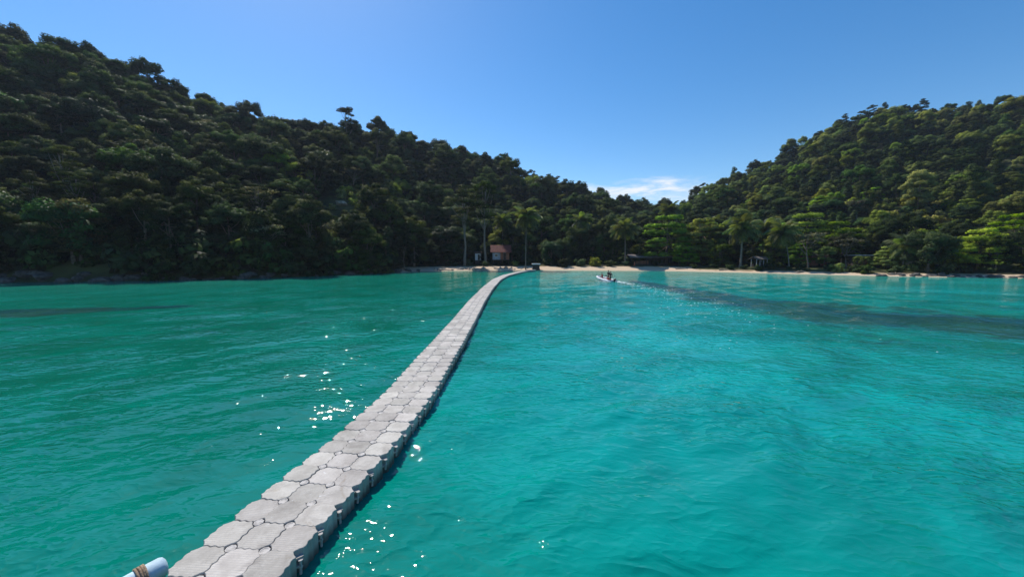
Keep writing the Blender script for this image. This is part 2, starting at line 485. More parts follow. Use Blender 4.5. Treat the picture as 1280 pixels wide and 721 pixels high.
# ------------------------------------------------------------------ floating walkway
PATH = [(-3.85, 1.0), (-3.72, 3.2), (-3.59, 5.15), (-3.25, 7.76), (-3.08, 10.27), (-3.04, 13.2), (-3.02, 18.5), (-3.10, 26.4), (-3.16, 37.0), (-2.95, 52.8), (-2.45, 66.0),
        (-1.1, 79.0), (1.2, 91.0), (4.2, 103.0), (6.4, 109.0)]
def path_points(step):
    P = np.array(PATH, float)
    # smooth curve through the points
    t = np.concatenate([[0], np.cumsum(np.hypot(*np.diff(P, axis=0).T))])
    mtan = np.gradient(P, t, axis=0)
    tt = np.linspace(0, t[-1], 4000); out = []
    idx = np.clip(np.searchsorted(t, tt) - 1, 0, len(t) - 2)
    h = t[idx + 1] - t[idx]; s = (tt - t[idx]) / h
    h00 = 2 * s ** 3 - 3 * s ** 2 + 1; h10 = s ** 3 - 2 * s ** 2 + s; h01 = -2 * s ** 3 + 3 * s ** 2; h11 = s ** 3 - s ** 2
    C = h00[:, None] * P[idx] + (h10 * h)[:, None] * mtan[idx] + h01[:, None] * P[idx + 1] + (h11 * h)[:, None] * mtan[idx + 1]
    L = np.concatenate([[0], np.cumsum(np.hypot(*np.diff(C, axis=0).T))])
    k = np.arange(0, L[-1], step)
    x = np.interp(k, L, C[:, 0]); y = np.interp(k, L, C[:, 1])
    return np.stack([x, y], 1)

def pontoon_mat():
    m_, nt, out = material('weathered_grey_plastic'); N = NT(nt)
    oi = N.n('ShaderNodeObjectInfo'); rnd = oi.outputs['Random']
    oc = N.n('ShaderNodeTexCoord').outputs['Object']
    off = N.n('ShaderNodeVectorMath', {0: oc, 1: oi.outputs['Location']}, operation='ADD').outputs[0]
    f1 = N.noise(off, 3.0, 7, 0.68); f2 = N.noise(off, 28.0, 4, 0.6); f3 = N.noise(off, 9.0, 3, 0.6, 1.5)
    base = N.mix(N.remap(f1, 0.3, 0.72), c4(0.40, 0.368, 0.325), c4(0.56, 0.522, 0.468))
    base = N.mix(N.remap(f2, 0.55, 0.8, 0, 0.5), base, c4(0.27, 0.25, 0.235))
    base = N.mix(N.remap(f3, 0.60, 0.75, 0, 0.35), base, c4(0.64, 0.61, 0.56))
    f4 = N.noise(off, 1.7, 5, 0.7, 0.6)
    base = N.mix(N.remap(f4, 0.52, 0.70, 0, 0.55), base, c4(0.25, 0.225, 0.20))
    f5 = N.noise(off, 5.5, 2, 0.5, 2.0)
    base = N.mix(N.remap(f5, 0.70, 0.76, 0, 0.6), base, c4(0.70, 0.69, 0.66))
    f6 = N.noise(off, 2.3, 4, 0.65, 1.2)
    base = N.mix(N.remap(f6, 0.60, 0.72, 0, 0.4), base, c4(0.30, 0.235, 0.165))
    base = N.n('ShaderNodeHueSaturation', {'Color': base, 'Value': N.remap(rnd, 0, 1, 0.76, 1.10, False),
               'Hue': N.remap(N.math('FRACT', N.math('MULTIPLY', rnd, 5.3)), 0, 1, 0.49, 0.51, False)}).outputs[0]
    # tide-line slime below, carried up the flanks to paint in their shade
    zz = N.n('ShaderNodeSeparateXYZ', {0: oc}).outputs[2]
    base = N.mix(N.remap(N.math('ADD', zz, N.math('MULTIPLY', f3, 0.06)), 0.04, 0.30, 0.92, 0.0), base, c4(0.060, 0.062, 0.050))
    # anti-slip ribs moulded in the deck, worn unevenly
    wv = N.n('ShaderNodeTexWave', {'Vector': oc, 'Scale': 8.5, 'Distortion': 1.6, 'Detail': 2.0, 'Detail Scale': 2.0}, wave_type='BANDS', bands_direction='Y')
    hgt = N.math('ADD', N.math('MULTIPLY', wv.outputs['Fac'], N.remap(f1, 0.35, 0.65, 0.05, 0.55)), N.math('MULTIPLY', f2, 0.6))
    b = N.n('ShaderNodeBump', {'Height': hgt, 'Strength': 0.5, 'Distance': 0.010})
    p = N.n('ShaderNodeBsdfPrincipled', {'Base Color': base, 'Roughness': 0.72, 'Specular IOR Level': 0.25, 'Normal': b.outputs[0]})
    N.l(p.outputs[0], out.inputs[0])
    return m_
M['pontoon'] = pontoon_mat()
M['pin'] = simple_mat('connector_pin_plastic', (0.44, 0.41, 0.375), 0.7, 0.3, 14.0, 0.3)
M['lug'] = simple_mat('bleached_plastic', (0.36, 0.34, 0.32), 0.55, 0.2, 12.0, 0.2)

def cube_outline(half=0.2478, cut=0.090, amp=0.010):
    """octagonal float whose wavy flanks interlock with the next one: opposite sides carry the same wave"""
    pts = []
    sides = [((1, 0), (0, 1)), ((0, 1), (-1, 0)), ((-1, 0), (0, -1)), ((0, -1), (1, 0))]
    L = half - cut
    for (nx, ny), (tx, ty) in sides:
        n = 12
        for k in range(n + 1):
            s = -L + 2 * L * k / n
            q_ = s * (tx + ty)                    # the same coordinate on both opposite sides
            w = amp * math.tanh(2.2 * math.sin(q_ * 2 * math.pi / (2 * L) * 2.5 + 0.6)) * (nx + ny)
            if k in (0, n): w *= 0.3
            pts.append((nx * (half + w) + tx * s, ny * (half + w) + ty * s))
        cx, cy = (nx + tx) * half, (ny + ty) * half
        ax = nx * half + tx * L; ay = ny * half + ty * L
        bx = nx * L + tx * half; by = ny * L + ty * half
        for q_ in (0.25, 0.5, 0.75):
            mx_, my_ = ax + (bx - ax) * q_, ay + (by - ay) * q_
            bow = -0.14 * math.sin(q_ * math.pi)
            pts.append((mx_ + (cx - mx_) * bow, my_ + (cy - my_) * bow))
    return pts

def float_cube_mesh():
    out = cube_outline(); n = len(out)
    rings = [(-0.10, 0.93), (-0.06, 1.0), (0.330, 1.0), (0.342, 0.990), (0.347, 0.965)]
    vs = [(x * s, y * s, z) for z, s in rings for x, y in out]
    fs = [(r_ * n + k, r_ * n + (k + 1) % n, r_ * n + n + (k + 1) % n, r_ * n + n + k) for r_ in range(len(rings) - 1) for k in range(n)]
    fs += [tuple(range(n - 1, -1, -1)), tuple((len(rings) - 1) * n + k for k in range(n))]
    mb = MB(); mb.add(vs, fs)
    # lugs reaching into the corners
    for k in range(4):
        a_ = math.pi / 4 + k * math.pi / 2
        c, s = math.cos(a_), math.sin(a_)
        zc = (0.17, 0.20, 0.23, 0.26)[k]
        mb.box((c * 0.275, s * 0.275, zc), (0.14, 0.10, 0.024), a_)
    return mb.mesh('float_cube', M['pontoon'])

def pin_mesh():
    mb = MB(); n = 8
    prof = [(0.028, 0.10), (0.030, 0.29), (0.072, 0.30), (0.074, 0.338), (0.069, 0.346), (0.050, 0.347), (0.046, 0.344)]
    vs = [(r_ * math.cos(6.2832 * k / n), r_ * math.sin(6.2832 * k / n), z) for r_, z in prof for k in range(n)]
    fs = [(i * n + k, i * n + (k + 1) % n, i * n + n + (k + 1) % n, i * n + n + k) for i in range(len(prof) - 1) for k in range(n)]
    fs += [tuple(range(n - 1, -1, -1)), tuple((len(prof) - 1) * n + k for k in range(n))]
    mb.add(vs, fs)
    return mb.mesh('connector_pin', M['pin'])

def lug_mesh():
    mb = MB(); n = 10
    prof = [(0.020, 0.06), (0.022, 0.15), (0.030, 0.155), (0.030, 0.172), (0.020, 0.180), (0.020, 0.252), (0.034, 0.256), (0.034, 0.268), (0.02, 0.272)]
    vs = [(r_ * math.cos(6.2832 * k / n), r_ * math.sin(6.2832 * k / n), z) for r_, z in prof for k in range(n)]
    fs = [(i * n + k, i * n + (k + 1) % n, i * n + n + (k + 1) % n, i * n + n + k) for i in range(len(prof) - 1) for k in range(n)]
    fs += [tuple(range(n - 1, -1, -1)), tuple((len(prof) - 1) * n + k for k in range(n))]
    mb.add(vs, fs)
    return mb.mesh('edge_bolt', M['lug'])

def walkway():
    P = path_points(0.5)
    root = empty('floating_walkway', (P[0][0], P[0][1], 0.0))
    tag(root, 'long floating walkway of grey interlocking plastic cubes, three abreast, curving to the beach', 'walkway')
    cm, pm, lm = float_cube_mesh(), pin_mesh(), lug_mesh()
    g = random.Random(3)
    T = np.gradient(P, axis=0)
    ang = np.arctan2(T[:, 1], T[:, 0]) - math.pi / 2
    # rows sag and rise a little with the swell
    k = np.arange(len(P))
    zr = 0.022 * np.sin(k * 0.21 + 0.8) + 0.012 * np.sin(k * 0.53) - 0.002
    base = Vector((P[0][0], P[0][1], 0))
    far = MB(); farpin = MB()
    o8 = [(0.245, -0.16), (0.245, 0.16), (0.16, 0.245), (-0.16, 0.245), (-0.245, 0.16), (-0.245, -0.16), (-0.16, -0.245), (0.16, -0.245)]
    count = 0
    start = 4
    for i in range(len(P)):
        c, s = math.cos(ang[i]), math.sin(ang[i])
        pitch = (zr[min(i + 1, len(P) - 1)] - zr[max(i - 1, 0)]) / 1.0
        for j in (-1, 0, 1):
            lx = j * 0.5
            x = P[i][0] + c * lx; y = P[i][1] + s * lx
            z = zr[i] + g.uniform(-0.009, 0.009)
            if i >= start and count < 300:
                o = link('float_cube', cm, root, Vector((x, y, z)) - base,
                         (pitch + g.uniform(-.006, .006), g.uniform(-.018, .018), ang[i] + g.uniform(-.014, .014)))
                count += 1
            else:
                pts = [(x + c * a_ - s * b_ - base.x, y + s * a_ + c * b_ - base.y) for a_, b_ in o8]
                far.prism(pts, z - 0.08, z + 0.345)
        for j in (-1.5, -0.5, 0.5, 1.5):
            lx = j * 0.5
            x = P[i][0] + c * lx + s * 0.25; y = P[i][1] + s * lx - c * 0.25
            loc = Vector((x, y, zr[i])) - base
            if start <= i < start + 75:
                if abs(j) < 1:
                    link('connector_pin', pm, root, loc + Vector((g.uniform(-.006, .006), g.uniform(-.006, .006), g.uniform(-0.006, 0.004))), (0, 0, g.uniform(0, 6)))
                else:
                    link('edge_bolt', lm, root, loc + Vector((0, 0, g.uniform(-0.02, 0.0))), (g.uniform(-.08, .08), g.uniform(-.08, .08), g.uniform(0, 6)))
            elif abs(j) < 1:
                pts = [(loc.x + 0.08 * math.cos(q_ * 1.0472), loc.y + 0.08 * math.sin(q_ * 1.0472)) for q_ in range(6)]
                farpin.prism(pts, zr[i] + 0.2, zr[i] + 0.343)
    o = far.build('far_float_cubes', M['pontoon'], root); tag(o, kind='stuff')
    o = farpin.build('far_connector_pins', M['pin'], root); tag(o, kind='stuff')
walkway()

# pale blue tube float with rope lashed round it, lying against the walkway
def tube_float():
    M['tube'] = simple_mat('pale_blue_foam_tube', (0.45, 0.60, 0.68), 0.6, 0.15, 6.0, 0.2)
    M['rope'] = simple_mat('tan_rope', (0.32, 0.22, 0.14), 0.9, 0.3, 30.0, 0.4)
    root = empty('tube_float', (-4.74, 4.72, 0.14))
    tag(root, 'pale blue foam tube float lashed with brown rope beside the grey walkway', 'float')
    p0, p1 = Vector((0, 0, 0)), Vector((-0.75, -1.25, -0.04))
    d = (p1 - p0).normalized()
    pts = [p0 - d * 0.0, p0 + d * 0.02, p0 + d * 0.05] + [p0 + (p1 - p0) * t for t in (0.1, 0.3, 0.6, 0.95)] + [p1]
    mb = MB(); mb.tube(pts, [0.085, 0.12, 0.134, 0.138, 0.138, 0.138, 0.138, 0.12], 20)
    mb.build('tube', M['tube'], root, True)
    for c0 in (0.20, 1.0):
        rb = MB(); ring = []
        u = d.cross(Vector((0, 0, 1))).normalized(); w = u.cross(d)
        turns = 4
        for k in range(turns * 16 + 1):
            a_ = k / 16 * 6.2832
            ring.append(p0 + d * (c0 + 0.026 * k / 16 + 0.006 * math.sin(a_ * 0.7)) + (u * math.cos(a_) + w * math.sin(a_)) * 0.149)
        rb.tube(ring, 0.0155, 6)
        rb.build('rope_lashing', M['rope'], root, True)
tube_float()

# ------------------------------------------------------------------ foliage
def leaves(clumps, per_area, size, g, up=0.45, aspect=1.7, droop=0.0):
    """leaf sprays over the shells of many uneven clumps; clumps: (cx,cy,cz, rx,ry,rz, tone)"""
    Vs = []; Ts = []; Ns = []
    for cx, cy, cz, rx, ry, rz, tone in clumps:
        n = max(int(per_area * (rx * ry + ry * rz + rx * rz) * 4.19 / 1.0), 24)
        d = g.normal(size=(n, 3)); d /= np.linalg.norm(d, axis=1)[:, None]
        low = d[:, 2] < -0.25
        d[low, 2] *= 0.45
        r_ = 0.62 + 0.42 * g.random(n) ** 0.6
        bump_ = 1.0 + 0.22 * np.sin(d[:, 0] * 5 + tone * 30) * np.sin(d[:, 1] * 4.3 + tone * 17) + 0.12 * np.sin(d[:, 2] * 9 + tone * 11)
        p = np.stack([cx + rx * d[:, 0] * r_ * bump_, cy + ry * d[:, 1] * r_ * bump_, cz + rz * d[:, 2] * r_ * bump_], 1)
        nrm = d + np.array([0, 0, up]) + g.normal(0, 0.45, (n, 3))
        nrm /= np.linalg.norm(nrm, axis=1)[:, None]
        t = g.normal(size=(n, 3)); t[:, 2] -= droop
        t -= (t * nrm).sum(1)[:, None] * nrm
        t /= np.linalg.norm(t, axis=1)[:, None] + 1e-6
        b = np.cross(nrm, t)
        sz = size * (0.55 + 0.9 * g.random(n))
        L = (sz * aspect * 0.5)[:, None] * t; W = (sz * 0.5)[:, None] * b
        quad = np.stack([p - L, p + W * 0.9 - 0.1 * L, p + L, p - W * 0.9 + 0.15 * L], 1)
        Vs.append(quad.reshape(-1, 3))
        cn = d * np.array([1, 1, 1.15]) + np.array([0, 0, .12]); Ns.append(cn / np.linalg.norm(cn, axis=1)[:, None])
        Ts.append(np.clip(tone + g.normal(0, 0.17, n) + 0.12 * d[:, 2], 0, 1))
    V = np.concatenate(Vs); T = np.concatenate(Ts)
    Q = np.arange(len(V)).reshape(-1, 4)
    return V, Q, T, np.concatenate(Ns)

def crown_mesh(name, clumps, per_area, size, mat, seed, **k):
    g = np.random.default_rng(seed)
    V, Q, T, Nn = leaves(clumps, per_area, size, g, **k)
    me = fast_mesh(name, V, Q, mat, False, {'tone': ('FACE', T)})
    at_ = me.attributes.new('clump', 'FLOAT_VECTOR', 'FACE')
    at_.data.foreach_set('vector', Nn.astype(np.float32).ravel())
    return me

def trunk_mesh(name, h, r0, clumps, mat, seed, lean=0.4, limbs=7):
    g = random.Random(seed); mb = MB()
    pts = []; x = y = 0.0
    for k in range(7):
        t = k / 6
        pts.append((x, y, -1.2 + (h + 1.2) * t))
        x += g.uniform(-lean, lean) * 0.4; y += g.uniform(-lean, lean) * 0.4
    rad = [r0 * (1.35 if k == 0 else 1.12 if k == 1 else 1 - 0.11 * k) for k in range(7)]
    mb.tube(pts, rad, 8)
    cl = g.sample(list(clumps), min(limbs, len(clumps)))
    for c in cl:
        k = g.choice((3, 4, 5))
        a_ = Vector(pts[k]); b_ = Vector(c[:3])
        mid = a_.lerp(b_, 0.5) + Vector((0, 0, -0.08 * (b_ - a_).length))
        mb.tube([a_, mid, b_], [r0 * 0.42, r0 * 0.28, r0 * 0.12], 5)
    return mb.mesh(name, mat, True)

PROTO = {}
def proto(kind, maker, n):
    PROTO[kind] = [maker(i) for i in range(n)]

def dome_clumps(g, n, rad, h0, h1, flat=0.62, cr=(1.1, 2.1)):
    cl = []
    for k in range(n):
        a_ = k * 2.39996 + g.uniform(-.4, .4); rr = rad * math.sqrt((k + 0.5) / n) * g.uniform(0.8, 1.08)
        top = math.sqrt(max(0, 1 - (rr / (rad * 1.12)) ** 2))
        z = h0 + (h1 - h0) * top * g.uniform(0.55, 1.0) + g.uniform(-.5, .5)
        r_ = g.uniform(*cr)
        cl.append((rr * math.cos(a_), rr * math.sin(a_), z, r_, r_ * g.uniform(.85, 1.15), r_ * flat * g.uniform(.8, 1.2), g.uniform(0.12, 0.78)))
    return cl

def make_broad(i):
    g = random.Random(100 + i)
    rad = (5.0, 4.4, 5.6, 4.7)[i % 4]; h = (13.5, 15.5, 12.5, 17)[i % 4]
    cl = dome_clumps(g, 44, rad, h * 0.42, h * 0.95, 0.82, (0.75, 1.65))
    for k in range(16):   # lower skirt of foliage
        a_ = g.uniform(0, 6.28); r_ = g.uniform(1.0, 1.7)
        cl.append((rad * .75 * math.cos(a_), rad * .75 * math.sin(a_), h * g.uniform(.14, .48), r_, r_, r_ * .9, g.uniform(.05, .5)))
    return (crown_mesh('crown', cl, 15.0, 0.265, M['leaf_sunlit'] if i > 3 else M['leaf'], 200 + i), trunk_mesh('trunk', h * .72, 0.32, cl, M['bark'], i))
def make_tall(i):
    g = random.Random(300 + i); h = (21, 24, 19)[i % 3]
    cl = []
    for k in range(20):
        a_ = g.uniform(0, 6.28); rr = g.uniform(0.6, 4.6); z = h * g.uniform(0.52, 0.97)
        rr *= 1.1 - 0.75 * abs((z / h) - .74) / .26
        r_ = g.uniform(.9, 1.7)
        cl.append((rr * math.cos(a_), rr * math.sin(a_), z, r_ * 1.2, r_ * 1.15, r_ * g.uniform(.45, .7), g.uniform(0.15, .75)))
    return (crown_mesh('crown', cl, 14.0, 0.265, M['leaf'], 400 + i), trunk_mesh('trunk', h * .86, 0.34, cl, M['bark_pale'], 40 + i, 0.7, 12))
def make_round(i):
    g = random.Random(500 + i); h = (10.5, 12)[i % 2]; rad = 4.1
    cl = dome_clumps(g, 26, rad, h * .42, h * .9, .8, (1.2, 1.9))
    for k in range(12):
        a_ = g.uniform(0, 6.28); r_ = g.uniform(1.1, 1.7)
        cl.append((rad * .8 * math.cos(a_), rad * .8 * math.sin(a_), h * g.uniform(.24, .5), r_, r_, r_ * .85, g.uniform(.05, .4)))
    return (crown_mesh('crown', cl, 14.0, 0.26, M['leaf_dark'], 600 + i), trunk_mesh('trunk', h * .66, 0.30, cl, M['bark'], 60 + i))
def make_column(i):
    g = random.Random(700 + i); h = (12, 15, 10)[i % 3]
    cl = []
    for k in range(17):
        z = h * (0.10 + .86 * k / 16); a_ = g.uniform(0, 6.28); w = 1.7 - 0.5 * abs(k / 16 - .62) + g.uniform(-.35, .35)
        cl.append((0.75 * math.cos(a_), 0.75 * math.sin(a_), z, w * .85, w * .85, 1.0 * g.uniform(.7, 1.2), g.uniform(.15, .7)))
    return (crown_mesh('crown', cl, 13.0, 0.26, M['leaf'], 800 + i, droop=1.2), trunk_mesh('trunk', h * .9, 0.24, cl, M['bark'], 80 + i))
def make_almond(i):
    g = random.Random(900 + i); h = (14.5, 12.5)[i % 2]; rad = (7.6, 6.4)[i % 2]
    cl = []
    for lay in range(6):
        z = h * (0.22 + 0.74 * lay / 5); rr = rad * (1.0, 1.05, 1.0, .86, .66, .38)[lay]
        for k in range((11, 12, 11, 9, 7, 4)[lay]):
            a_ = 6.2832 * k / (11, 12, 11, 9, 7, 4)[lay] + g.uniform(-.3, .3); q_ = rr * g.uniform(.55, 1.0)
            r_ = g.uniform(1.2, 2.0)
            cl.append((q_ * math.cos(a_), q_ * math.sin(a_), z + g.uniform(-.55, .55), r_ * 1.15, r_ * 1.15, r_ * .48, g.uniform(.2, .9)))
    return (crown_mesh('crown', cl, 8.0, 0.40, M['leaf_bright'], 1000 + i, up=1.2), trunk_mesh('trunk', h * .86, 0.36, cl, M['bark'], 90 + i, .5, 14))
def make_dry(i):
    g = random.Random(1100 + i); h = 9.5
    cl = dome_clumps(g, 22, 3.8, h * .62, h * .93, .5, (.8, 1.3))
    return (crown_mesh('crown', cl, 5.0, 0.27, M['leaf_dry'], 1200 + i), trunk_mesh('trunk', h * .78, 0.2, cl, M['bark_pale'], 95 + i, .6, 14))
def make_bush(i):
    g = random.Random(1300 + i); cl = []
    for k in range(9):
        a_ = g.uniform(0, 6.28); rr = g.uniform(0, 1.35); r_ = g.uniform(.55, 1.05)
        cl.append((rr * math.cos(a_), rr * math.sin(a_), g.uniform(.35, 1.7), r_, r_, r_ * .8, g.uniform(.1, .8)))
    mat = (M['leaf'], M['leaf_scrub'], M['leaf_dark'])[i % 3]
    stem = MB()
    for k in range(4):
        c = cl[k]; stem.tube([(0.1 * k - .2, 0, -.4), (c[0] * .5, c[1] * .5, c[2] * .5), c[:3]], [.07, .05, .02], 5)
    return (crown_mesh('foliage', cl, 9.0, 0.32, mat, 1400 + i), stem.mesh('stem', M['bark']))
proto('broad', make_broad, 4); proto('tall', make_tall, 3); proto('round', make_round, 2); proto('column', make_column, 3)
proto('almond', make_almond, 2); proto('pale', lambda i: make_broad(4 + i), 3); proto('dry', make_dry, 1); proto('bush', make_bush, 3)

def add_tree(kind, x, y, s, label, group=None, idx=0, rz=None, name=None, zs=1.0, sink=0.15):
    cr, tr = PROTO[kind][idx % len(PROTO[kind])]
    t = empty(name or 'rainforest_tree', (x, y, gz(x, y) - sink), random.uniform(0, 6.28) if rz is None else rz)
    t.scale = (s, s, s * zs)
    tag(t, label, 'bush' if kind == 'bush' else 'tree', group)
    if kind == 'bush':
        link('stem', tr, t); link('foliage', cr, t)
    else:
        link('trunk', tr, t); link('crown', cr, t)
    return t
def at(px, D): return ((px - 640) / 462.0 * D, D)

# --- trees standing on the beach and its edge, one by one
add_tree('almond', *at(832, 122), 1.08, 'bright green layered sea almond tree on the sand behind the walking person', idx=0, name='sea_almond_tree')
add_tree('almond', *at(874, 119), 1.12, 'bright green layered tree between the sea almond and the thick-trunked palm', idx=1, name='sea_almond_tree')
add_tree('almond', *at(1005, 112), 1.02, 'bright yellow-green spreading tree rising behind the grey dome-shaped tree', idx=0, rz=2.2, name='sea_almond_tree')
add_tree('almond', *at(1222, 84), 0.70, 'light green low spreading tree beside the round dark tree on the rocky bank', idx=1, name='sea_almond_tree')
add_tree('almond', *at(1262, 90), 0.66, 'light green tree at the outer end of the rocky bank', idx=0, rz=1.0, name='sea_almond_tree')
add_tree('round', *at(1160, 82), 0.92, 'round dense dark green tree on a short trunk above the rocky bank', idx=0, name='round_tree')
add_tree('dry', *at(1010, 97), 1.05, 'greyish dome-shaped dry tree in front of the reddish brown hut', name='dry_tree')
add_tree('dry', *at(1058, 95), 0.85, 'small olive grey tree beside the long orange-walled building', name='dry_tree', rz=2.0)
add_tree('round', *at(950, 118), 0.85, 'dark green tree behind the small open shelter on the beach', idx=1, name='round_tree')
add_tree('round', *at(912, 116), 0.80, 'dark green bushy tree directly behind the thick-trunked palm', idx=0, name='round_tree')
add_tree('tall', *at(581, 119), 1.22, 'very tall pale-trunked tree above the stone edge of the shaded beach', idx=0, name='tall_tree')
add_tree('tall', *at(607, 122), 1.16, 'very tall tree with bare trunk beside the small white hut', idx=1, name='tall_tree')
add_tree('round', *at(560, 124), 1.15, 'dark shaded tree behind the tan stones at the end of the beach', idx=1, name='round_tree')
add_tree('round', *at(689, 124), 0.80, 'grey-green tree beside the slim palm at the walkway landing', idx=0, name='round_tree')
add_tree('column', *at(765, 132), 1.15, 'narrow upright tree behind the tall palm by the dark pavilion', idx=1, name='column_tree')
for px, D, s, i, lb in ((705, 117, 1.25, 0, 'rounded green bush on the sand near the landing kiosk'),
                        (724, 118, 1.15, 2, 'dark rounded bush beside the rounded green bush on the sand'),
                        (744, 118, 1.35, 1, 'pale green loose bush at the top of the bare sand'),
                        (762, 117, 0.9, 0, 'small flat-topped bush beside the dark pavilion'),
                        (683, 122, 1.1, 2, 'dark bush behind the white-topped landing kiosk'),
                        (645, 119, 0.8, 1, 'pale low bush at the foot of the slim palm'),
                        (1083, 84, 0.9, 0, 'low green bush in front of the long orange-walled building'),
                        (1045, 88, 1.0, 1, 'olive scrub bush between the two brown huts'),
                        (1140, 84, 0.8, 1, 'dry yellowish bush at the foot of the low palm'),
                        (1183, 82, 0.85, 1, 'yellow-green scrub on the bank beside the round dark tree'),
                        (1112, 86, 0.7, 0, 'small green bush beside the pale shed')):
    add_tree('bush', *at(px, D), s, lb, idx=i, name='beach_bush')

for px, D, s_, k_, i_, lb in ((968, 116, .85, 'almond', 0, 'bright green spreading tree behind the palm with the thin leaning trunk'),
        (1040, 106, .95, 'almond', 1, 'bright green spreading tree behind the reddish brown hut'),
        (1100, 103, .80, 'broad', 0, 'mid green broad tree behind the long orange-brown house'),
        (1065, 104, .72, 'broad', 2, 'low mid green tree between the reddish hut and the long house'),
        (1190, 92, .70, 'broad', 1, 'mid green tree behind the round dark tree on the bank'),
        (1140, 98, .75, 'almond', 1, 'yellow-green tree rising behind the pale shed'),
        (800, 128, .95, 'broad', 0, 'mid green tree rising directly behind the dark pavilion'),
        (740, 130, .80, 'round', 1, 'dark rounded tree behind the pale green loose bush'),
        (700, 128, .85, 'round', 0, 'dark rounded tree behind the landing kiosk'),
        (640, 130, .95, 'broad', 1, 'shaded broad tree behind the red-roofed hut')):
    add_tree(k_, *at(px, D), s_, lb, idx=i_, name='beach_tree')

belt = [(797, 13, .50, 'beside the dark pavilion'), (856, 11, .55, 'between the two layered bright trees'), (899, 10, .60, 'beside the leaning palm'),
        (938, 13, .62, 'beside the small open shelter'), (962, 12, .55, 'next to the small open shelter'), (998, 12, .5, 'in front of the reddish brown hut'),
        (1030, 10, .42, 'at the corner of the reddish brown hut'), (1050, 12, .55, 'between the reddish hut and the long house'), (1076, 7, .30, 'before the long orange-brown house'),
        (1108, 9, .42, 'at the end of the long orange-brown house'), (1178, 7, .48, 'beside the round dark tree'), (1243, 6, .50, 'between the two light green bank trees')]
for j, (px, inl, s_, wh) in enumerate(belt):
    D = float(shoreY((px - 640) / 462.0)) + inl
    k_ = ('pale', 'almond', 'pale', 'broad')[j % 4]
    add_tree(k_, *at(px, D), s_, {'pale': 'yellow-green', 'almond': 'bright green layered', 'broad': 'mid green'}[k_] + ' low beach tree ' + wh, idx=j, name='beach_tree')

# --- coconut palms
def frond_mesh(seed):
    g = random.Random(seed); L = 3.6; n = 22
    V = []; F = []
    mb = MB(); pts = []
    for k in range(9):
        t = k / 8; pts.append((L * t * (1 - .12 * t * t), 0, 0.75 * math.sin(t * 1.9) - 1.75 * t * t))
    mb.tube(pts, [0.055 * (1 - .85 * k / 8) for k in range(9)], 4)
    for k in range(2, n):
        t = k / n; x = L * t * (1 - .12 * t * t); z = 0.75 * math.sin(t * 1.9) - 1.75 * t * t
        ln = 0.95 * math.sin(math.pi * (0.12 + 0.83 * t)) + .12
        for sd in (-1, 1):
            d = g.uniform(.6, 1.1)
            p0 = Vector((x, 0, z)); p1 = p0 + Vector((ln * .45, sd * ln * .72, -ln * d * .5)); p2 = p0 + Vector((ln * .62, sd * ln * .98, -ln * d * 1.25))
            w = Vector((0.11, 0, 0.0))
            mb.add([p0 - w, p0 + w, p1 + w * .8, p1 - w * .8, p2], [(0, 1, 2, 3), (3, 2, 4)])
    me = mb.mesh('frond', M['frond'])
    at_ = me.attributes.new('tone', 'FLOAT', 'FACE')
    at_.data.foreach_set('value', np.clip(np.random.default_rng(seed).normal(.45, .2, len(me.polygons)), 0, 1).astype(np.float32))
    return me
FROND = [frond_mesh(s) for s in (1, 2, 3)]
def palm(px, D, top, label, lean=0.0, r0=0.17, s=1.0, n=30):
    x, y = at(px, D); z0 = gz(x, y) - .1
    t = empty('coconut_palm', (x, y, z0)); tag(t, label, 'palm')
    h = top - z0; g = random.Random(int(px))
    a_ = g.uniform(-.5, .5)
    pts = []
    for k in range(10):
        q_ = k / 9
        pts.append((lean * (q_ ** 1.6) * math.cos(a_), lean * (q_ ** 1.6) * math.sin(a_), -.4 + (h + .4) * q_))
    mb = MB(); mb.tube(pts, [r0 * (1.7 if k == 0 else 1.15 if k == 1 else 1 - .035 * k) for k in range(10)], 9)
    mb.build('trunk', M['bark_pale'], t, True)
    tip = Vector(pts[-1])
    for k in range(n):
        az_ = k * 2.39996 + g.uniform(-.25, .25); el = R(70 - 118 * (k / n) + g.uniform(-8, 8))
        link('frond', FROND[k % 3], t, tip, (g.uniform(-.25, .25), -el, az_), (s * 1.16 * g.uniform(.8, 1.15),) * 3)
    nuts = MB()
    for k in range(6):
        b_ = g.uniform(0, 6.28); c = tip + Vector((.26 * math.cos(b_), .26 * math.sin(b_), -.25 - .15 * (k % 2)))
        nuts.tube([c + Vector((0, 0, -.15)), c + Vector((0, 0, -.09)), c, c + Vector((0, 0, .09)), c + Vector((0, 0, .15))], [.03, .11, .14, .11, .03], 7)
    nuts.build('coconuts', M['frond'], t, True)
    return t
palm(657, 113, 16.0, 'slim straight coconut palm beside the walkway landing', .2, .14, 1.15)
palm(925, 104, 11.8, 'coconut palm with a thick pale trunk at the water edge', .3, .30, 1.15)
palm(781, 121, 13.2, 'tall coconut palm standing at the end of the dark pavilion', -.3, .2, 1.2)
palm(725, 136, 17.0, 'slender palm rising above the bushes behind the bare sand', .4, .15, 1.0)
palm(986, 97, 10.6, 'coconut palm with a thin leaning trunk beside the grey dome-shaped tree', -1.8, .14, 1.0)
palm(951, 110, 12.5, 'coconut palm behind the small open shelter', .8, .16, 1.05)
palm(1127, 86, 6.6, 'low young palm with pale drooping fronds by the pale shed', .3, .17, 0.95, 20)
palm(628, 129, 16.0, 'palm with a pale trunk rising behind the red-roofed hut', .2, .16, 0.95)
palm(892, 124, 14.6, 'palm rising behind the layered bright green trees', -.6, .16, 1.1)
palm(833, 145, 21.5, 'palm standing above the canopy behind the sea almond', .5, .17, 1.1)
palm(903, 119, 12.6, 'palm leaning beside the thick-trunked palm', -1.0, .15, 1.0)

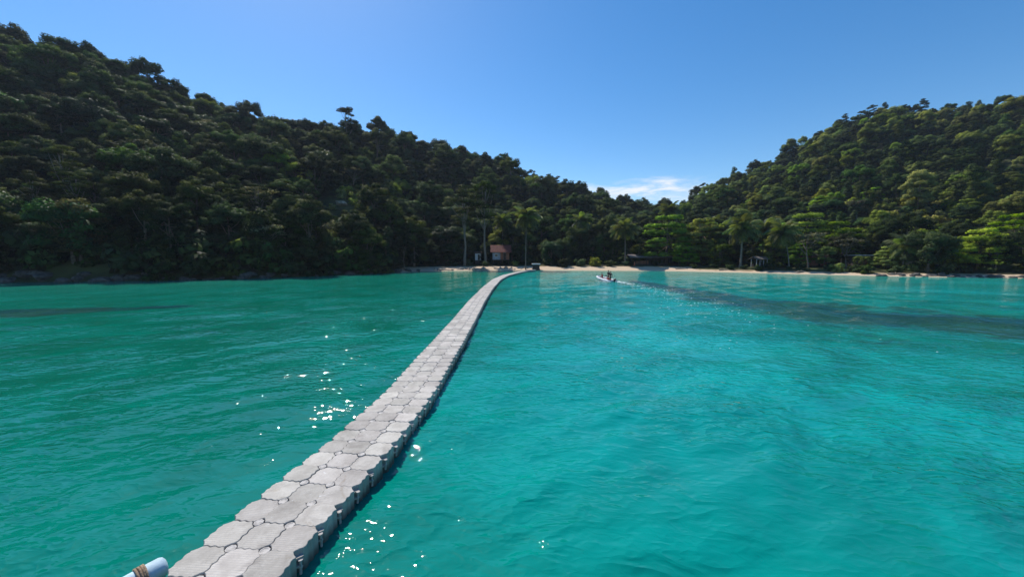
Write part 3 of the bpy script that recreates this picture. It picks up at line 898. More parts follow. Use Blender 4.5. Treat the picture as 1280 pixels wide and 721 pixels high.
# --- the forest
def forest():
    g = np.random.default_rng(21)
    def grid(sp, j):
        xs = np.arange(-420, 420, sp); ys = np.arange(50, 330, sp * .87)
        X, Y = np.meshgrid(xs, ys); X = X + (np.arange(len(ys)) % 2)[:, None] * sp / 2
        return (X + g.uniform(-j, j, X.shape) * sp).ravel(), (Y + g.uniform(-j, j, Y.shape) * sp).ravel()
    Xa, Ya = grid(6.3, .45); Xb, Yb = grid(12.5, .5)      # understorey, and the big crowns over it
    X = np.concatenate([Xa, Xb]); Y = np.concatenate([Ya, Yb]); big = np.concatenate([np.zeros(len(Xa), bool), np.ones(len(Xb), bool)])
    u = X / Y
    S = shoreY(u); Rd = np.interp(u, RIDGE[:, 0], RIDGE[:, 1]); F = np.interp(u, FLAT[:, 0], FLAT[:, 1])
    d = Y - S
    ok = (np.abs(u) < 2.1) & (d > np.where(F < 5, 1.2, F - 6.0)) & (Y < Rd + 14)
    # a grassy clearing with rocks part way up the shaded hill, scrubby slope on the sunny one
    clear = (np.hypot((X + 52) / 9, (Y - 113) / 20) < 1)
    scrub = (u > .98) & (d > 6) & (d < 62) & (fbm(X, Y, 1.6) > -0.35)
    ok &= ~clear & ~(scrub & (g.random(len(X)) < .72))
    X, Y, u, d, S, Rd, big = X[ok], Y[ok], u[ok], d[ok], S[ok], Rd[ok], big[ok]
    Z = ground_z(X, Y) - .3
    n = len(X)
    nz_ = fbm(X, Y, .8) + g.normal(0, .8, n)
    right = u > .42
    kinds = np.where(nz_ < -1.1, 'round', np.where(nz_ > 1.6, 'tall', 'broad')).astype(object)
    colm = (g.random(n) < np.where(right, .30, .07)); kinds[colm] = 'column'
    dry = (g.random(n) < .035); kinds[dry] = 'dry'
    alm = (g.random(n) < np.where(right & (d < 60), .12, .0)); kinds[alm] = 'almond'
    pal = (g.random(n) < np.where(right, .68, .06)) & (kinds == 'broad'); kinds[pal] = 'pale'  # broad trees given the sunlit-toned leaf colour, mostly on the sunlit hill
    kinds[(d < 9) & (u < -.2) & (kinds == 'tall')] = 'round'
    sc = np.where(big, .80 + .42 * g.random(n), .52 + .36 * g.random(n)) * np.where(right, .82, 1.0)
    sc[kinds == 'tall'] *= np.where(Y > Rd - 25, .84, .70)[kinds == 'tall']
    sc[kinds == 'almond'] *= .62
    sc[kinds == 'dry'] *= .9
    idx = np.array([g.integers(0, len(PROTO[k])) for k in kinds])
    rz = g.uniform(0, 6.28, n)
    # the individuals: those that show largest and are not buried behind others
    cell = {}
    size = sc * 9 / Y
    size[(np.abs(u) > 1.36) | (Y > Rd + 4)] = 0
    # bearing/elevation raster: nearer trees hide farther ones
    order = np.argsort(Y)
    hidden = np.zeros(n, bool); top = {}
    for i in order:
        b = int(math.floor(math.atan(u[i]) / 0.018)); el = (Z[i] + 11 * sc[i] - CAM_H) / math.hypot(X[i], Y[i])
        if el < top.get(b, -9) + 0.012: hidden[i] = True
        top[b] = max(top.get(b, -9), el)
    size[hidden] *= .3
    pick = np.argsort(-size)[:255]
    sel = np.zeros(n, bool); sel[pick] = True
    names = {'broad': 'broad-crowned', 'tall': 'tall open-crowned', 'round': 'dense round dark', 'column': 'narrow vine-draped',
             'almond': 'bright layered', 'pale': 'yellow-green', 'dry': 'greyish dry'}
    for i in np.nonzero(sel)[0]:
        k = kinds[i]
        frac = d[i] / (Rd[i] - S[i])
        size_w = 'small ' if sc[i] < .66 else 'large ' if sc[i] > .85 else ''
        if u[i] < -.28:
            side = 'seaward of the clearing' if u[i] < -.62 else 'beside the clearing' if u[i] < -.36 else 'above the tan stones'
            band = 'at the foot of' if d[i] < 14 else 'low on' if frac < .35 else 'midway up' if frac < .7 else 'near the ridge of'
            where = f'{band} the shaded hill {side}'
        elif u[i] < .42:
            side = 'the red-roofed hut' if u[i] < .03 else 'the bushes on the bare sand' if u[i] < .25 else 'the dark pavilion'
            where = f'on the {"low ground" if frac < .3 else "lower slope" if frac < .6 else "saddle"} behind {side}'
        else:
            side = 'behind the sea almonds' if u[i] < .75 else 'behind the long house' if u[i] < 1.05 else 'above the rocky bank'
            where = f'{"low on" if frac < .3 else "midway up" if frac < .65 else "near the ridge of"} the sunlit hill {side}'
        lb = f'{size_w}{names[k]} tree {where}'.replace('near the ridge of', 'high on')
        where = f'{where} ({size_w.strip() or "middling"})'
        cr, tr = PROTO[k][idx[i]]
        t = empty('rainforest_tree', (X[i], Y[i], Z[i]), rz[i]); t.scale = (sc[i],) * 3
        tag(t, lb, 'tree', f'{names[k]} trees {where}')
        link('trunk', tr, t); link('crown', cr, t)
    # the rest of the wood reads as one mass
    rest = ~sel
    V = np.stack([X, Y, Z], 1)[rest]
    flat = []
    offs = {}
    for k in ('broad', 'tall', 'round', 'column', 'almond', 'pale', 'dry'):
        offs[k] = len(flat); flat += [p[0] for p in PROTO[k]]
    pidx = np.array([offs[k] + j for k, j in zip(kinds[rest], idx[rest])])
    scatter('forest_canopy', V, flat, pidx, rz[rest], sc[rest], 'dense green rainforest canopy covering the hills round the cove')

    # undergrowth
    sp = 3.1
    xs = np.arange(-330, 330, sp); ys = np.arange(50, 270, sp)
    X, Y = np.meshgrid(xs, ys)
    X = (X + g.uniform(-.5, .5, X.shape) * sp).ravel(); Y = (Y + g.uniform(-.5, .5, Y.shape) * sp).ravel()
    u = X / Y; S = shoreY(u); Rd = np.interp(u, RIDGE[:, 0], RIDGE[:, 1]); F = np.interp(u, FLAT[:, 0], FLAT[:, 1]); d = Y - S
    ok = (np.abs(u) < 1.9) & (d > np.where(F < 5, 0.1, np.where(u > .45, 2.4, 7.5))) & (Y < Rd + 6)
    keep = g.random(len(X)) < np.where(d < F, np.where(u < -.3, 1.0, np.where(u > .45, .62, .45)), np.where(d < F + 25, .9, .55))
    ok &= keep
    X, Y, u, d = X[ok], Y[ok], u[ok], d[ok]
    Z = ground_z(X, Y) - .3; n = len(X)
    scr = (((u > .9) & (d > 5) & (d < 70)) & (g.random(n) < .75)) | (np.hypot((X + 52) / 10, (Y - 113) / 21) < 1)
    pidx = np.where(scr, 1, np.where(g.random(n) < .5, 0, 2))
    scatter('forest_undergrowth', np.stack([X, Y, Z], 1), [p[0] for p in PROTO['bush']], pidx, g.uniform(0, 6.28, n), g.uniform(.7, 1.5, n) * np.where((u < -.3) & (d < 9), 1.75, 1.0) * np.where((u > -.2) & (d < 13), .6, 1.0),
            'low scrub and bushes growing beneath the rainforest trees')

def scatter(name, V, meshes, pidx, rz, sc, label):
    coll = bpy.data.collections.new(name + '_kinds')
    for k, m_ in enumerate(meshes):
        coll.objects.link(bpy.data.objects.new('%s_kind_%02d' % (name, k), m_))
    me = bpy.data.meshes.new(name)
    me.vertices.add(len(V)); me.vertices.foreach_set('co', np.asarray(V, np.float32).ravel())
    for nm, ty, arr in (('pidx', 'INT', pidx), ('rz', 'FLOAT', rz), ('sc', 'FLOAT', sc)):
        at_ = me.attributes.new(nm, ty, 'POINT')
        at_.data.foreach_set('value', np.asarray(arr, np.int32 if ty == 'INT' else np.float32))
    o = link(name, me); tag(o, label, kind='stuff')
    ng = bpy.data.node_groups.new(name, 'GeometryNodeTree')
    ng.interface.new_socket('Geometry', in_out='INPUT', socket_type='NodeSocketGeometry')
    ng.interface.new_socket('Geometry', in_out='OUTPUT', socket_type='NodeSocketGeometry')
    N = NT(ng)
    gi = N.n('NodeGroupInput'); go = N.n('NodeGroupOutput')
    ci = N.n('GeometryNodeCollectionInfo')
    ci.inputs['Collection'].default_value = coll
    ci.inputs['Separate Children'].default_value = True
    ci.inputs['Reset Children'].default_value = True
    def named(a_, ty):
        nd = N.n('GeometryNodeInputNamedAttribute', data_type=ty); nd.inputs[0].default_value = a_
        return [s for s in nd.outputs if s.enabled and s.name == 'Attribute'][0]
    rot = N.n('ShaderNodeCombineXYZ', {2: named('rz', 'FLOAT')})
    e2r = N.n('FunctionNodeEulerToRotation', {0: rot.outputs[0]})
    iop = N.n('GeometryNodeInstanceOnPoints', {'Points': gi.outputs[0], 'Instance': ci.outputs[0], 'Instance Index': named('pidx', 'INT'),
                                               'Rotation': e2r.outputs[0], 'Scale': named('sc', 'FLOAT')})
    iop.inputs['Pick Instance'].default_value = True
    N.l(iop.outputs[0], go.inputs[0])
    md = o.modifiers.new('scatter', 'NODES'); md.node_group = ng
forest()

# ------------------------------------------------------------------ shore rocks
def rock_mesh(seed, mat):
    g = np.random.default_rng(seed)
    import bmesh
    bm = bmesh.new(); bmesh.ops.create_icosphere(bm, subdivisions=2, radius=1.0)
    ph = g.uniform(0, 6, 6)
    for v in bm.verts:
        c = v.co
        f = 1 + .22 * math.sin(c.x * 2.6 + ph[0]) * math.sin(c.y * 2.9 + ph[1]) + .15 * math.sin(c.z * 4.2 + c.x * 2 + ph[2]) + .08 * math.sin(c.y * 7 + ph[3])
        v.co = Vector((c.x * f * 1.15, c.y * f, c.z * f * .68))
    me = bpy.data.meshes.new('boulder'); bm.to_mesh(me); bm.free(); me.materials.append(mat)
    return me
def rocks():
    dark = [rock_mesh(s, M['rock']) for s in (1, 2, 3, 4)]; pale = [rock_mesh(s, M['rock_pale']) for s in (5, 6, 7)]
    g = random.Random(9)
    def place(px, s, meshes, label, group, inland=0.0):
        u = (px - 640) / 462.0; Y = float(shoreY(u)) + inland; x = u * Y
        o = link('boulder', g.choice(meshes), None, (x, Y, max(gz(x, Y), 0) + s * .12 - .1), (g.uniform(-.2, .2), g.uniform(-.2, .2), g.uniform(0, 6.28)),
                 (s * g.uniform(.8, 1.3), s * g.uniform(.8, 1.2), s * g.uniform(.7, 1.1)))
        tag(o, label, 'rock', group)
    for k in range(46):
        sz = g.uniform(.5, 1.15); px = -25 + k * 12.2 + g.uniform(-5, 5)
        w = 'small low' if sz < .7 else 'large' if sz > .95 else 'middle-sized'
        q_ = 'below the steepest forest' if px < 250 else 'near the end of the beach'
        place(px, sz, dark, f'{w} dark wet boulder along the shaded shore {q_}', f'{w} boulders {q_}', g.uniform(-.2, 1.3))
    for k in range(13):
        place(545 + k * 5.2 + g.uniform(-2, 2), g.uniform(.45, .95), pale, 'tan stone at the shaded end of the beach', 'tan stones at the shaded end of the beach', g.uniform(.8, 2.6))
    for k in range(24):
        place(1098 + k * 8.2 + g.uniform(-3, 3), g.uniform(.4, .9), dark, 'dark boulder in the low bank below the round tree', 'dark boulders in the bank below the round tree', g.uniform(-.1, 1.6))
    for k in range(7):
        place(620 + k * 6 + g.uniform(-2, 2), g.uniform(.4, .8), pale, 'tan stone on the sand below the red-roofed hut', 'tan stones below the red-roofed hut', g.uniform(1.5, 4.0))
rocks()
def clearing_rocks():
    g = random.Random(31); ms = [rock_mesh(s, M['rock_pale']) for s in (11, 12)]
    for k, (x, y, sz, lb) in enumerate(((-51, 112, 1.1, 'pale boulder in the middle of the clearing on the shaded hill'), (-54, 119, 1.4, 'large pale boulder at the top of the clearing on the shaded hill'),
                          (-48, 103, .9, 'pale boulder at the lower edge of the clearing on the shaded hill'))):
        tag(link('boulder', ms[k % 2], None, (x, y, gz(x, y) + .2), (0, 0, g.uniform(0, 6)), (sz, sz, sz * 1.2)), lb, 'rock')
clearing_rocks()
def driftwood():
    g = random.Random(4)
    for px, inl, L, lb in ((852, 3.0, 3.4, 'long weathered driftwood log lying before the layered bright trees'), (905, 2.2, 2.6, 'short driftwood log beside the leaning palm'),
                           (1003, 2.0, 3.0, 'bleached driftwood log before the reddish brown hut'), (1122, 1.6, 4.2, 'long pale driftwood log on the sand below the low palm')):
        u = (px - 640) / 462.0; y = float(shoreY(u)) + inl; x = u * y
        mb = MB(); pts = [(-L / 2 + L * k / 5, g.uniform(-.12, .12), g.uniform(-.03, .06)) for k in range(6)]
        mb.tube(pts, [.16, .19, .17, .15, .12, .06], 8); mb.tube([pts[2], (pts[2][0] + .4, .5, .35)], [.07, .03], 6)
        tag(mb.build('driftwood_log', M['rock_pale'], None, True, loc=(x, y, gz(x, y) + .12), rot=(0, 0, g.uniform(-.4, .3))), lb, 'driftwood')
driftwood()

# ------------------------------------------------------------------ buildings on the beach
M['red_roof'] = simple_mat('rusty_red_roof', (0.17, 0.042, 0.030), .7, .3, 2.0, .3)
M['brown_wall'] = simple_mat('red_brown_boards', (0.24, 0.105, 0.06), .8, .3, 2.0, .3)
M['orange_wall'] = simple_mat('orange_brown_boards', (0.30, 0.13, 0.05), .8, .3, 2.0, .3)
M['white_paint'] = simple_mat('dirty_white_paint', (0.66, 0.66, 0.65), .6, .15, 1.5, .15)
M['grey_paint'] = simple_mat('grey_blue_paint', (0.24, 0.28, 0.32), .7, .2, 1.5, .15)
M['blue_roof'] = simple_mat('pale_blue_metal_roof', (0.55, 0.62, 0.68), .45, .15, 1.5, .15)
M['dark_wood'] = simple_mat('dark_timber', (0.060, 0.045, 0.038), .85, .35, 2.0, .3)
M['grey_thatch'] = simple_mat('greyed_thatch', (0.17, 0.145, 0.135), .95, .35, 3.0, .6)
M['yellow_wall'] = simple_mat('faded_yellow_panel', (0.42, 0.36, 0.16), .8, .2, 2.0, .2)
M['window_glass'] = simple_mat('dark_window_glass', (0.03, 0.035, 0.04), .12, .1, 1.0, .0, .5)
def bpart(name, mat, par, *boxes, bev=0.0):
    mb = MB()
    for c, s in boxes: mb.box(c, s, 0, bev)
    return mb.build(name, M[mat], par)
def gable(name, mat, par, w, d, z0, z1, over=.5, th=.12):
    mb = MB(); x, y = w / 2 + over, d / 2 + over
    for sg in (-1, 1):
        mb.add([(-x, sg * y, z0), (x, sg * y, z0), (x, 0, z1), (-x, 0, z1), (-x, sg * y, z0 + th), (x, sg * y, z0 + th), (x, 0, z1 + th), (-x, 0, z1 + th)],
               [(0, 1, 2, 3), (7, 6, 5, 4), (0, 4, 5, 1), (1, 5, 6, 2), (3, 2, 6, 7), (0, 3, 7, 4)])
    return mb.build(name, M[mat], par)
def planks(par, mat, x0, x1, y, z0, z1, wd=.3, skip=()):
    g = random.Random(int(abs(x0) * 10)); x = x0
    n = max(1, round((x1 - x0) / wd)); w = (x1 - x0) / n
    me = None
    for k in range(n):
        if any(a_ <= x0 + (k + .5) * w <= b_ for a_, b_ in skip): continue
        if me is None:
            mb = MB(); mb.box((0, 0, 0), (w - .02, .04, z1 - z0)); me = mb.mesh('wall_plank', M[mat])
        link('wall_plank', me, par, (x0 + (k + .5) * w, y + g.uniform(-.008, .008), (z0 + z1) / 2))
def buildings():
    # red-roofed hut on stilts
    x, y = at(626, 124); z = gz(x, y)
    h = empty('stilt_hut', (x, y, z), .05); tag(h, 'small red-roofed hut on stilts with white and brown walls under the trees', 'hut')
    f = 1.5
    for sx in (-2.5, 0, 2.5):
        for sy in (-1.8, 1.8): bpart('stilt', 'dark_wood', h, ((sx, sy, f / 2 - .3), (.2, .2, f + .6)))
    bpart('floor_deck', 'dark_wood', h, ((0, 0, f + .09), (6.2, 4.6, .18)))
    bpart('wall', 'grey_paint', h, ((-1.45, -1.9, f + 1.4), (2.5, .1, 2.4)), ((-2.7, 0, f + 1.4), (.1, 3.7, 2.4)), ((0, 1.9, f + 1.4), (5.5, .1, 2.4)))
    planks(h, 'brown_wall', -.18, 2.7, -1.9, f + .2, f + 2.6, .32, ((.9, 1.7),))
    bpart('side_wall', 'brown_wall', h, ((2.72, 0, f + 1.4), (.08, 3.7, 2.4)))
    d = bpart('door', 'dark_wood', h, ((1.3, -1.93, f + 1.25), (.85, .06, 2.1))); bpart('handle', 'white_paint', d, ((1.6, -1.99, f + 1.2), (.05, .06, .14)))
    w = bpart('window', 'window_glass', h, ((-1.5, -1.96, f + 1.6), (.9, .04, .8)))
    bpart('frame', 'white_paint', w, ((-1.5, -1.98, f + 2.04), (1.1, .06, .08)), ((-1.5, -1.98, f + 1.16), (1.1, .06, .08)), ((-1.99, -1.98, f + 1.6), (.08, .06, .8)), ((-1.01, -1.98, f + 1.6), (.08, .06, .8)))
    gable('roof', 'red_roof', h, 5.6, 3.9, f + 2.55, f + 4.9, .65)
    # white hut
    x, y = at(598, 125); z = gz(x, y)
    h = empty('white_hut', (x, y, z), -.1); tag(h, 'tiny white wash hut in the shade between two bare trunks', 'hut')
    bpart('base', 'dark_wood', h, ((0, 0, .6), (1.9, 1.9, 1.6)))
    bpart('wall', 'white_paint', h, ((0, 0, 2.5), (1.8, 1.8, 2.2)))
    d = bpart('door', 'dark_wood', h, ((.35, -.92, 2.35), (.7, .05, 1.8))); bpart('handle', 'white_paint', d, ((.12, -.97, 2.3), (.05, .05, .12)))
    gable('roof', 'dark_wood', h, 1.8, 1.8, 3.6, 4.2, .3)
    # landing kiosk at the walkway's end
    x, y = 7.3, 112.6; z = gz(x, y)
    h = empty('landing_kiosk', (x, y, z), .0); tag(h, 'small dark landing kiosk with a flat white top where the walkway meets the sand', 'kiosk')
    for sx in (-.95, .95):
        for sy in (-.7, .7): bpart('post', 'dark_wood', h, ((sx, sy, .7), (.14, .14, 1.9)))
    bpart('deck', 'dark_wood', h, ((0, 0, .30), (2.3, 1.8, .14)))
    bpart('counter', 'dark_wood', h, ((0, -.6, .95), (2.0, .1, 1.1)))
    bpart('roof', 'white_paint', h, ((0, 0, 1.76), (2.5, 2.0, .32)), bev=.05)
    # dark pavilion
    x, y = at(810, 121); z = gz(x, y)
    h = empty('open_pavilion', (x, y, z), -.04); tag(h, 'long dark open-sided pavilion with a low greyed roof behind the bare sand', 'pavilion')
    for k in range(6):
        for sy in (-2, 2): bpart('post', 'dark_wood', h, ((-6 + k * 2.4, sy, 1.1), (.18, .18, 2.8)))
    bpart('floor', 'dark_wood', h, ((0, 0, .18), (12.6, 4.6, .3)))
    bpart('back_wall', 'dark_wood', h, ((0, 1.8, 1.4), (12.0, .1, 2.1)))
    bpart('counter', 'brown_wall', h, ((-2.2, -.6, .85), (4.0, .7, 1.0)))
    gable('roof', 'grey_thatch', h, 12.6, 4.6, 2.35, 3.3, .5)
    # small open shelter
    x, y = at(948, 105); z = gz(x, y)
    h = empty('beach_shelter', (x, y, z), .1); tag(h, 'small open beach shelter on thin pale posts beside the thick-trunked palm', 'shelter')
    for sx in (-1.6, -.55, .55, 1.6): bpart('post', 'white_paint', h, ((sx, -1.0, .9), (.1, .1, 2.4)))
    for sx in (-1.6, 1.6): bpart('post', 'white_paint', h, ((sx, 1.0, .9), (.1, .1, 2.4)))
    bpart('bench', 'dark_wood', h, ((0, .5, .5), (3.0, .5, .9)))
    gable('roof', 'grey_thatch', h, 3.4, 2.4, 2.05, 2.8, .35)
    # red-brown hut
    x, y = at(1018, 101); z = gz(x, y)
    h = empty('brown_hut', (x, y, z), .12); tag(h, 'reddish brown plank hut with a faded yellow panel at the foot of the sunlit hill', 'hut')
    planks(h, 'brown_wall', -3.0, 1.7, -1.8, .25, 2.85, .34, ((-1.1, -.2),))
    bpart('yellow_panel', 'yellow_wall', h, ((2.3, -1.8, 1.55), (1.15, .08, 2.6)))
    bpart('wall', 'brown_wall', h, ((-2.98, 0, 1.55), (.08, 3.5, 2.6)), ((2.86, 0, 1.55), (.08, 3.5, 2.6)), ((0, 1.8, 1.55), (5.8, .08, 2.6)))
    d = bpart('door', 'dark_wood', h, ((-.65, -1.79, 1.3), (.86, .05, 2.1))); bpart('handle', 'white_paint', d, ((-.35, -1.84, 1.3), (.05, .05, .12)))
    bpart('floor', 'dark_wood', h, ((0, 0, .05), (6.2, 4.0, .4)))
    gable('roof', 'dark_wood', h, 5.9, 3.7, 2.8, 3.7, .5)
    # long building with a pale blue roof
    x, y = at(1088, 95); z = gz(x, y)
    h = empty('long_beach_house', (x, y, z), .06); tag(h, 'long low orange-brown house with a thin pale blue metal roof', 'house')
    bpart('floor', 'dark_wood', h, ((0, 0, .2), (9.4, 4.8, .7)))
    planks(h, 'orange_wall', -4.5, .2, -1.6, .55, 2.3, .36, ((-2.6, -1.6),))
    bpart('railing', 'orange_wall', h, ((2.4, -2.2, 1.3), (4.2, .06, .5)), ((.4, -2.2, 1.1), (.08, .08, 1.1)), ((4.4, -2.2, 1.1), (.08, .08, 1.1)))
    bpart('wall', 'dark_wood', h, ((0, 1.9, 1.7), (9.0, .1, 2.3)), ((-4.5, .2, 1.7), (.1, 3.5, 2.3)), ((4.5, .2, 1.7), (.1, 3.5, 2.3)), ((.25, .2, 1.7), (.1, 3.5, 2.3)))
    d = bpart('door', 'dark_wood', h, ((-2.1, -1.58, 1.45), (.9, .05, 1.8))); bpart('handle', 'white_paint', d, ((-1.8, -1.63, 1.45), (.05, .05, .12)))
    for sx in (-4.5, -1.5, 1.5, 4.5): bpart('post', 'dark_wood', h, ((sx, -2.3, 1.7), (.12, .12, 2.4)))
    bpart('roof', 'blue_roof', h, ((0, -.2, 3.0), (9.9, 5.6, .16)), bev=.03)
    bpart('fascia', 'dark_wood', h, ((0, -2.72, 2.78), (9.4, .08, .26)))
    # pale shed behind the low palm
    x, y = at(1132, 92); z = gz(x, y)
    h = empty('pale_shed', (x, y, z), -.1); tag(h, 'low pale pink-walled shed half hidden behind the low palm', 'shed')
    M['pink'] = simple_mat('pale_plaster', (0.56, 0.44, 0.36), .8, .2, 1.5, .2)
    bpart('wall', 'pink', h, ((0, -1.2, .8), (3.6, .12, 1.6)), ((-1.75, 0, .8), (.12, 2.3, 1.6)), ((1.75, 0, .8), (.12, 2.3, 1.6)), ((0, 1.2, .8), (3.6, .12, 1.6)))
    bpart('door', 'dark_wood', h, ((.6, -1.28, .7), (.8, .05, 1.4)))
    bpart('roof', 'dark_wood', h, ((0, 0, 1.75), (4.2, 2.9, .14)))
buildings()

# ------------------------------------------------------------------ people
M['skin'] = simple_mat('tanned_skin', (0.36, 0.19, 0.12), .55, .1, 8.0, .05)
M['hair'] = simple_mat('black_hair', (0.015, 0.012, 0.010), .6, .2, 20.0, .3)
M['dark_cloth'] = simple_mat('dark_navy_cloth', (0.020, 0.024, 0.035), .9, .2, 10.0, .2)
M['red_cloth'] = simple_mat('red_cloth', (0.42, 0.05, 0.04), .85, .2, 10.0, .2)
M['brown_cloth'] = simple_mat('rust_brown_cloth', (0.30, 0.11, 0.06), .9, .2, 10.0, .2)
def skin_obj(name, pts, edges, rad, mat, parent, root=0, sub=1):
    me = bpy.data.meshes.new(name); me.from_pydata([tuple(p) for p in pts], edges, []); me.update()
    me.materials.append(mat)
    o = link(name, me, parent)
    md = o.modifiers.new('skin', 'SKIN'); md.use_smooth_shade = True
    sv = me.skin_vertices[0].data
    for i, r_ in enumerate(rad):
        sv[i].radius = (r_, r_) if not isinstance(r_, tuple) else r_
        sv[i].use_root = (i == root)
    o.modifiers.new('sub', 'SUBSURF').levels = sub
    o.modifiers[-1].render_levels = sub
    return o
def person(loc, rz, pose, top, bottom, label, s=1.0):
    t = empty('person', loc, rz, s); tag(t, label, 'person')
    # joints: +Y is the way the person faces; seat height for sitting
    if pose == 'sit':
        hip = .48; K = [(.14, .42, .50), (-.14, .42, .50)]; A = [(.15, .46, .08), (-.15, .46, .08)]
    elif pose == 'walk':
        hip = .92; K = [(.10, .20, .50), (-.10, -.06, .48)]; A = [(.10, .22, .08), (-.10, -.36, .14)]
    else:
        hip = .92; K = [(.11, .04, .49), (-.11, .03, .49)]; A = [(.12, .0, .08), (-.12, .0, .08)]
    sh = hip + .50
    fw = .06 if pose != 'stand' else .02
    P = [(0, 0, hip), (0, fw * .4, hip + .22), (0, fw, sh - .08), (0, fw + .01, sh + .07), (0, fw + .03, sh + .15), (0, fw + .04, sh + .27), (0, fw + .03, sh + .335)]
    rad = [(.15, .115), (.135, .105), (.165, .11), .055, .072, .095, .06]
    E = [(0, 1), (1, 2), (2, 3), (3, 4), (4, 5), (5, 6)]
    hands = [(.24, .30, hip + .16), (-.24, .30, hip + .16)] if pose == 'sit' else [(.27, -.12, hip - .06), (-.27, .16, hip - .02)]
    for i, sx in enumerate((1, -1)):
        b = len(P)
        hd = Vector(hands[i]); shp = Vector((sx * .19, fw, sh - .02)); el = shp.lerp(hd, .52) + Vector((sx * .05, -.06, -.02))
        P += [shp, el, hd, hd + (hd - el).normalized() * .08]
        rad += [.058, .044, .032, .030]
        E += [(2, b), (b, b + 1), (b + 1, b + 2), (b + 2, b + 3)]
        b = len(P)
        P += [(sx * .10, 0.02, hip - .03), K[i], A[i], (A[i][0], A[i][1] + .16, A[i][2] - .045)]
        rad += [.088, .060, .040, .035]
        E += [(0, b), (b, b + 1), (b + 1, b + 2), (b + 2, b + 3)]
    body = skin_obj('body', P, E, rad, M['skin'], t)
    # shirt and shorts over the body
    sp = [P[0], P[1], P[2], (0, fw, sh + .01)]; se = [(0, 1), (1, 2), (2, 3)]; sr = [(.165, .13), (.155, .125), (.185, .13), (.10, .08)]
    for i, sx in enumerate((1, -1)):
        b = len(sp); q_ = 7 + i * 8
        m_ = Vector(P[q_]).lerp(Vector(P[q_ + 1]), .6)
        sp += [P[q_], tuple(m_)]; sr += [.075, .066]; se += [(2, b), (b, b + 1)]
    skin_obj('shirt', sp, se, sr, M[top], t)
    sp = [P[0], (0, 0, hip + .06)]; se = [(0, 1)]; sr = [(.172, .138), (.165, .13)]
    for i, sx in enumerate((1, -1)):
        b = len(sp); q_ = 11 + i * 8
        m_ = Vector(P[q_]).lerp(Vector(P[q_ + 1]), .8)
        sp += [P[q_], tuple(m_)]; sr += [.108, .085]; se += [(0, b), (b, b + 1)]
    skin_obj('shorts', sp, se, sr, M[bottom], t)
    hb = Vector(P[5])
    skin_obj('hair', [hb + Vector((0, -.025, .0)), hb + Vector((0, -.02, .06)), hb + Vector((0, .01, .085))], [(0, 1), (1, 2)], [.098, .10, .07], M['hair'], t)
    fm = MB()
    for sx in (-.033, .033): fm.box((hb.x + sx, hb.y + .092, hb.z + .005), (.026, .012, .012))
    fm.box((hb.x, hb.y + .092, hb.z - .065), (.05, .012, .010))
    fm.build('eyes_and_mouth', M['hair'], t)
    nb = MB(); nb.box((hb.x, hb.y + .10, hb.z - .025), (.024, .04, .04)); nb.build('nose', M['skin'], t)
    return t
bx_, by_ = at(793, 114.5)
person((bx_, by_, gz(bx_, by_)), R(100), 'walk', 'brown_cloth', 'red_cloth', 'person in rust brown clothes walking along the bare sand')

